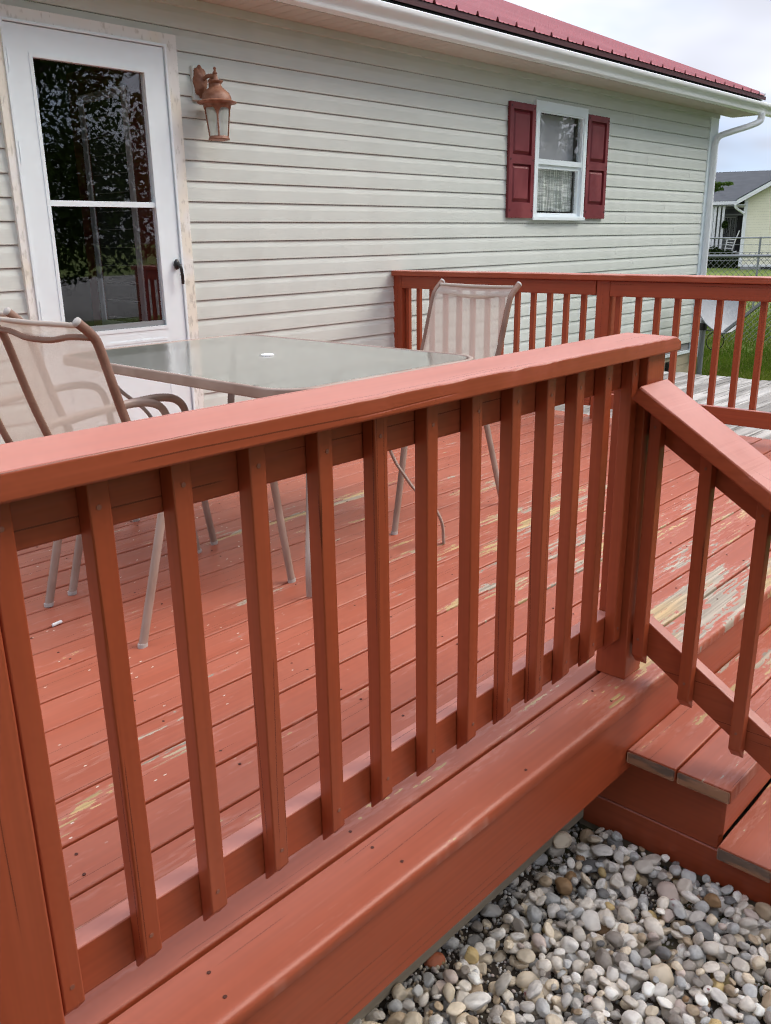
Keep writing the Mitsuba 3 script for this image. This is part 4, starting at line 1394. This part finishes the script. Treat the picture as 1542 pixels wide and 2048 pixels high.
tree('shade_tree', 'broad leafy tree standing behind the camera, reflected in the storm door', 5.2, -8.0, 8.2, 4.6, 0.24, 42000, 1.1, None, 0.07, 1)
tree('shade_tree', 'leafy tree across the yard, reflected in the shuttered window', 18.2, -4.8, 8.5, 4.8, 0.24, 42000, 1.0, None, 0.08, 2)
tree('shade_tree', 'added unseen leafy tree left of the deck, behind the camera, shading the balusters', -8.6, -4.0, 8.5, 4.4, 0.24, 30000, 1.0, None, 0.10, 5)  # added out of view to darken the left faces of the balusters
yt = thing('young_tree', 'green leafy tree mostly hidden by the house, one branch showing past the corner', 'tree')
yb = np.array((22.3, 11.3, GZ))
put(yt, 'trunk', cat([tube([yb, yb + (0, 0, 2.2), yb + (0.1, 0, 3.9)], 0.07, 8, up=(1, 0, 0), scale=[1, 0.8, 0.3]), tube(smoothpath([yb + (0, 0, 2.0), (23.0, 10.8, 2.2), (23.9, 9.95, 2.42), (24.1, 9.7, 2.47)], 4), 0.02, 6, scale=np.linspace(1, 0.2, 13))]), 'bark', smooth=50)
m, c = leaf_cloud([((22.3, 11.3, 2.9), (0.75, 0.5, 0.8), 4), ((23.3, 10.55, 2.35), (0.4, 0.35, 0.18), 0.7), ((23.95, 9.95, 2.46), (0.2, 0.2, 0.07), 0.2), ((24.12, 9.66, 2.48), (0.12, 0.14, 0.05), 0.09), ((24.0, 9.88, 2.33), (0.14, 0.13, 0.05), 0.08)], 2600, 0.06, (0.04, 0.08, 0.015), (0.10, 0.16, 0.03))
put(yt, 'crown', m, 'leaf', smooth=False, color=c)

# ------------------------------------------------------------------ fences
LINE = np.array((0.3584, -0.9336, 0))


def fence_posts(f, c, ts, ztop, r, mat='galvanised'):
    for t in ts:
        p = c + LINE * t
        put(f, 'post', tube([(p[0], p[1], GZ), (p[0], p[1], ztop)], r, 10, up=(1, 0, 0)), mat, smooth=50)


cl = thing('chain_link_fence', 'galvanised chain link fence crossing the lawn, the nearer of two fences', 'fence')
c0 = np.array((12.21, 4.37, 0.0))
zt = 0.805
put(cl, 'top_rail', tube([c0 - LINE * 4.2 + (0, 0, zt), c0 + LINE * 7 + (0, 0, zt - 0.01)], 0.024, 10), 'galvanised', smooth=50)
fence_posts(cl, c0, (-3.4, 2.6, 5.6), zt + 0.02, 0.032)
dirv = np.array((LINE[0], LINE[1], 0))
wires = []
H_ = zt + 0.05 - (GZ + 0.02)
pitch = 0.085
for s in (-1, 1):
    for t in np.arange(-4.2, 7, pitch):
        a = c0 + LINE * t + np.array((0, 0, GZ + 0.02)) + (0.0008 * s, 0.002 * s, 0)
        b = a + LINE * (s * H_ * 0.95) + np.array((0, 0, H_))
        e = 0.003
        d_ = (b - a) / np.linalg.norm(b - a)
        u_ = np.array((0.9336, 0.3584, 0)) * e
        v_ = np.cross(d_, (0.9336, 0.3584, 0)) * e
        wires.append(trimesh.Trimesh([a - u_ - v_, a + u_ - v_, a + v_, b - u_ - v_, b + u_ - v_, b + v_], [(0, 1, 4), (0, 4, 3), (1, 2, 5), (1, 5, 4), (2, 0, 3), (2, 3, 5)], process=False))
put(cl, 'wire_mesh', cat(wires), 'galvanised', smooth=False, kind='stuff')
wf = thing('wire_fence', 'thin post and wire fence in front of the yellow house', 'fence')
c1 = np.array((18.74, 6.88, 0.0))
put(wf, 'top_rail', tube([c1 - LINE * 6 + (0, 0, 1.036), c1 + LINE * 9 + (0, 0, 1.030)], 0.017, 8), 'galvanised', smooth=50)
for z in (0.885, 0.72, 0.55):
    put(wf, 'wire', tube([c1 - LINE * 6 + (0, 0, z), c1 + LINE * 9 + (0, 0, z)], 0.006, 6), 'galvanised', smooth=50)
fence_posts(wf, c1, (-3.0, 0.27, 3.4, 6.5), 1.05, 0.024)

# ------------------------------------------------------------------ the neighbour's house (local frame: s to the right, t away, z up)
nb_b = np.array((0.9317, 0.3633, 0))
nb_r = np.array((0.3633, -0.9317, 0))
nb_o = EYE * (1, 1, 0) + 46 * nb_b
NM = np.eye(4)
NM[:3, 0], NM[:3, 1], NM[:3, 2], NM[:3, 3] = nb_r, nb_b, (0, 0, 1), nb_o
NM[:3, 0], NM[:3, 1] = nb_r, nb_b


def nb(parent, name, me, mat, smooth=False, **k):
    me = me.copy()
    me.apply_transform(NM)
    if me.volume < 0:
        me.invert()
    return put(parent, name, me, mat, smooth=smooth, **k)


nh = thing('neighbour_house', 'pale yellow house with gray shingle roof and a white porch, beyond the fences', 'house')


def prism_t(pts, t0, t1):
    """outline in (s,z) run along t"""
    from shapely.geometry import Polygon
    me = trimesh.creation.extrude_polygon(Polygon(pts), t1 - t0, engine='earcut')
    V = np.array(me.vertices)
    me.vertices = np.stack([V[:, 0], t0 + V[:, 2], V[:, 1]], 1)
    return me


rz = lambda s: 2.60 + 0.567 * (s + 0.385)
nb(nh, 'wall', prism_t([(0.0, -0.38), (7.0, -0.38), (7.0, 2.70), (3.5, rz(3.5) - 0.2), (0.0, rz(0.0) - 0.2)], 0.0, 9.0), 'yellow_siding')
nb(nh, 'corner_trim', box(-0.06, 0.10, -0.05, 0.10, -0.38, 2.62), 'far_white')
nb(nh, 'foundation', box(0.04, 6.95, -0.02, 0.02, GZ, -0.385), 'block_gray')
nb(nh, 'vent', box(0.95, 1.85, -0.05, -0.021, GZ + 0.02, -0.40), 'far_dark')
nb(nh, 'base_trim', box(-0.06, 7.0, -0.03, -0.002, -0.40, -0.30), 'far_white')
nb(nh, 'rake_board', prism_t([(-0.40, rz(-0.4) - 0.20), (3.5, rz(3.5) - 0.20), (3.5, rz(3.5)), (-0.40, rz(-0.4))], -0.45, -0.40), 'far_white')
nb(nh, 'rake_board', prism_t([(7.40, rz(-0.4) - 0.20), (3.502, rz(3.5) - 0.20), (3.502, rz(3.5)), (7.40, rz(-0.4))], -0.45, -0.40), 'far_white')
nb(nh, 'eave_soffit', prism_t([(-0.39, 2.36), (-0.01, 2.36), (-0.01, 2.40), (-0.39, 2.40)], -0.39, 4.0), 'far_gray')
nb(nh, 'wing_roof', prism_t([(-0.42, rz(-0.42) + 0.01), (3.5, rz(3.5) + 0.01), (7.42, rz(-0.42) + 0.01), (7.42, rz(-0.42) + 0.05), (3.5, rz(3.5) + 0.06), (-0.42, rz(-0.42) + 0.05)], -0.46, 9.2), 'shingle_gray')
nb(nh, 'downspout', tube(smoothpath([(-0.43, -0.3, 2.42), (-0.40, -0.25, 2.25), (-0.15, -0.12, 2.08), (-0.02, -0.09, 2.0)], 5), 0.06, 8), 'far_white', smooth=50)
# main block behind, ridge across the view


def prism_s(pts, s0, s1):
    from shapely.geometry import Polygon
    me = trimesh.creation.extrude_polygon(Polygon(pts), s1 - s0, engine='earcut')
    V = np.array(me.vertices)
    me.vertices = np.stack([s0 + V[:, 2], V[:, 0], V[:, 1]], 1)
    return me


nb(nh, 'roof', prism_s([(4.0, 2.58), (10.0, 4.30), (16.0, 2.58), (16.0, 2.72), (10.0, 4.44), (4.0, 2.70)], -9.0, 9.0), 'shingle_gray')
nb(nh, 'gutter', box(-9.0, -0.42, 3.88, 3.99, 2.52, 2.68), 'far_white')
nb(nh, 'porch_wall', box(-9.0, 0.0, 6.5, 6.6, -0.2, 2.58), 'far_gray')
nb(nh, 'porch_ceiling', box(-9.0, -0.01, 4.0, 6.5, 2.46, 2.50), 'far_gray')
nb(nh, 'porch_floor', box(-9.0, -0.01, 3.6, 6.49, 0.06, 0.18), 'block_gray')
nb(nh, 'porch_base', box(-9.0, -0.01, 3.65, 6.4, GZ, 0.055), 'far_dark')
for s in (-1.42, -1.22, -1.02):
    nb(nh, 'porch_post', box(s - 0.06, s + 0.06, 4.1, 4.22, 0.18, 2.46), 'far_white')
nb(nh, 'porch_screen', box(-3.2, -1.50, 4.14, 4.18, 0.18, 2.45), 'far_white')
for a, b in ((-0.97, -0.70), (-0.64, -0.46)):
    w = nb(nh, 'window', box(a - 0.04, b + 0.04, 6.44, 6.49, 0.75, 1.95), 'far_white')
    nb(w, 'pane', box(a, b, 6.42, 6.435, 0.80, 1.90), 'far_dark')
    for q in np.linspace(a + 0.05, b - 0.05, 3):
        nb(w, 'muntin', box(q - 0.014, q + 0.014, 6.40, 6.419, 0.80, 1.90), 'far_gray')
nb(nh, 'porch_light', box(-0.60, -0.50, 6.30, 6.42, 2.05, 2.25), 'far_dark')
nb(nh, 'door', box(-0.34, -0.10, 6.42, 6.48, 0.18, 2.0), 'far_dark')
nb(nh, 'awning', prism_s([(5.3, 2.02), (6.42, 2.30), (6.42, 2.36), (5.3, 2.08)], -1.0, -0.1), 'far_gray')

bk = thing('hanging_basket', 'dark hanging plant basket between the porch posts of the yellow house', 'plant')
m, c = leaf_cloud([((0, 0, 0), (0.16, 0.16, 0.2), 1)], 500, 0.05, (0.015, 0.03, 0.01), (0.05, 0.08, 0.02))
m.apply_translation((-0.90, 3.9, 1.55))
m.apply_transform(NM)
put(bk, 'foliage', m, 'leaf', smooth=False, color=c)
nb(bk, 'cord', tube([(-0.90, 3.92, 1.6), (-0.90, 3.92, 2.50)], 0.008, 6, up=(1, 0, 0)), 'far_dark', smooth=50)
# rocking chair
rc = thing('rocking_chair', 'whitish wooden rocking chair on the porch of the yellow house', 'chair')
for s in (0, 1):
    dt = 3.2 + 0.5 * s
    nb(rc, 'rocker', sweep(smoothpath([(-0.98, dt, 0.26), (-0.62, dt, 0.19), (-0.2, dt, 0.24)], 6), rrect(0.05, 0.05, 0.01)), 'far_white', smooth=50)
    nb(rc, 'front_leg', sweep([(-0.78, dt, 0.22), (-0.70, dt, 0.84)], rrect(0.05, 0.05, 0.01)), 'far_white')
    nb(rc, 'back_leg', sweep([(-0.44, dt, 0.22), (-0.34, dt, 0.70), (-0.16, dt, 1.26)], rrect(0.05, 0.05, 0.01), up=(0, 1, 0)), 'far_white')
    nb(rc, 'armrest', sweep([(-0.80, dt, 0.86), (-0.30, dt, 0.80)], rrect(0.08, 0.04, 0.01)), 'far_white')
nb(rc, 'seat', sweep([(-0.74, 3.45, 0.58), (-0.38, 3.45, 0.53)], rrect(0.5, 0.05, 0.01)), 'far_white')
for q in range(4):
    nb(rc, 'back_slat', sweep([(-0.36, 3.25 + 0.133 * q, 0.60), (-0.17, 3.25 + 0.133 * q, 1.24)], rrect(0.05, 0.025, 0.008), up=(0, 1, 0)), 'far_white')
for q, z in enumerate((0.40, 0.68)):
    nb(rc, 'stretcher', sweep([(-0.76, 3.2, z), (-0.40, 3.2, z - 0.02)], rrect(0.04, 0.04, 0.01)), 'far_white')
# shrubs before the porch
for q, (s, t_, w, h, lab) in enumerate(((-1.35, 2.4, 0.55, 0.55, 'dark green shrub at the left end of the porch of the yellow house'), (-0.75, 2.0, 0.5, 0.48, 'dark green shrub below the rocking chair on the porch'), (-0.25, 1.6, 0.30, 0.34, 'small dark shrub against the corner of the yellow house'), (-2.1, 2.4, 0.6, 0.6, 'dark shrub behind the white corner of the gray house'))):
    sk = thing('shrub', lab, 'shrub')
    m, c = leaf_cloud([((0, 0, 0), (w, w, h), 1), ((w * 0.4, 0, h * 0.2), (w * 0.6, w * 0.6, h * 0.7), 0.5), ((-w * 0.4, 0, h * 0.1), (w * 0.6, w * 0.6, h * 0.7), 0.5)], 2600, 0.06, (0.012, 0.024, 0.008), (0.045, 0.065, 0.02))
    m.apply_translation((s, t_, GZ + h * 0.9))
    m.apply_transform(NM)
    put(sk, 'foliage', m, 'leaf', smooth=False, color=c)
    nb(sk, 'stem', tube([(s, t_, GZ), (s, t_, GZ + h * 0.5)], 0.03, 6, up=(1, 0, 0)), 'bark', smooth=50)
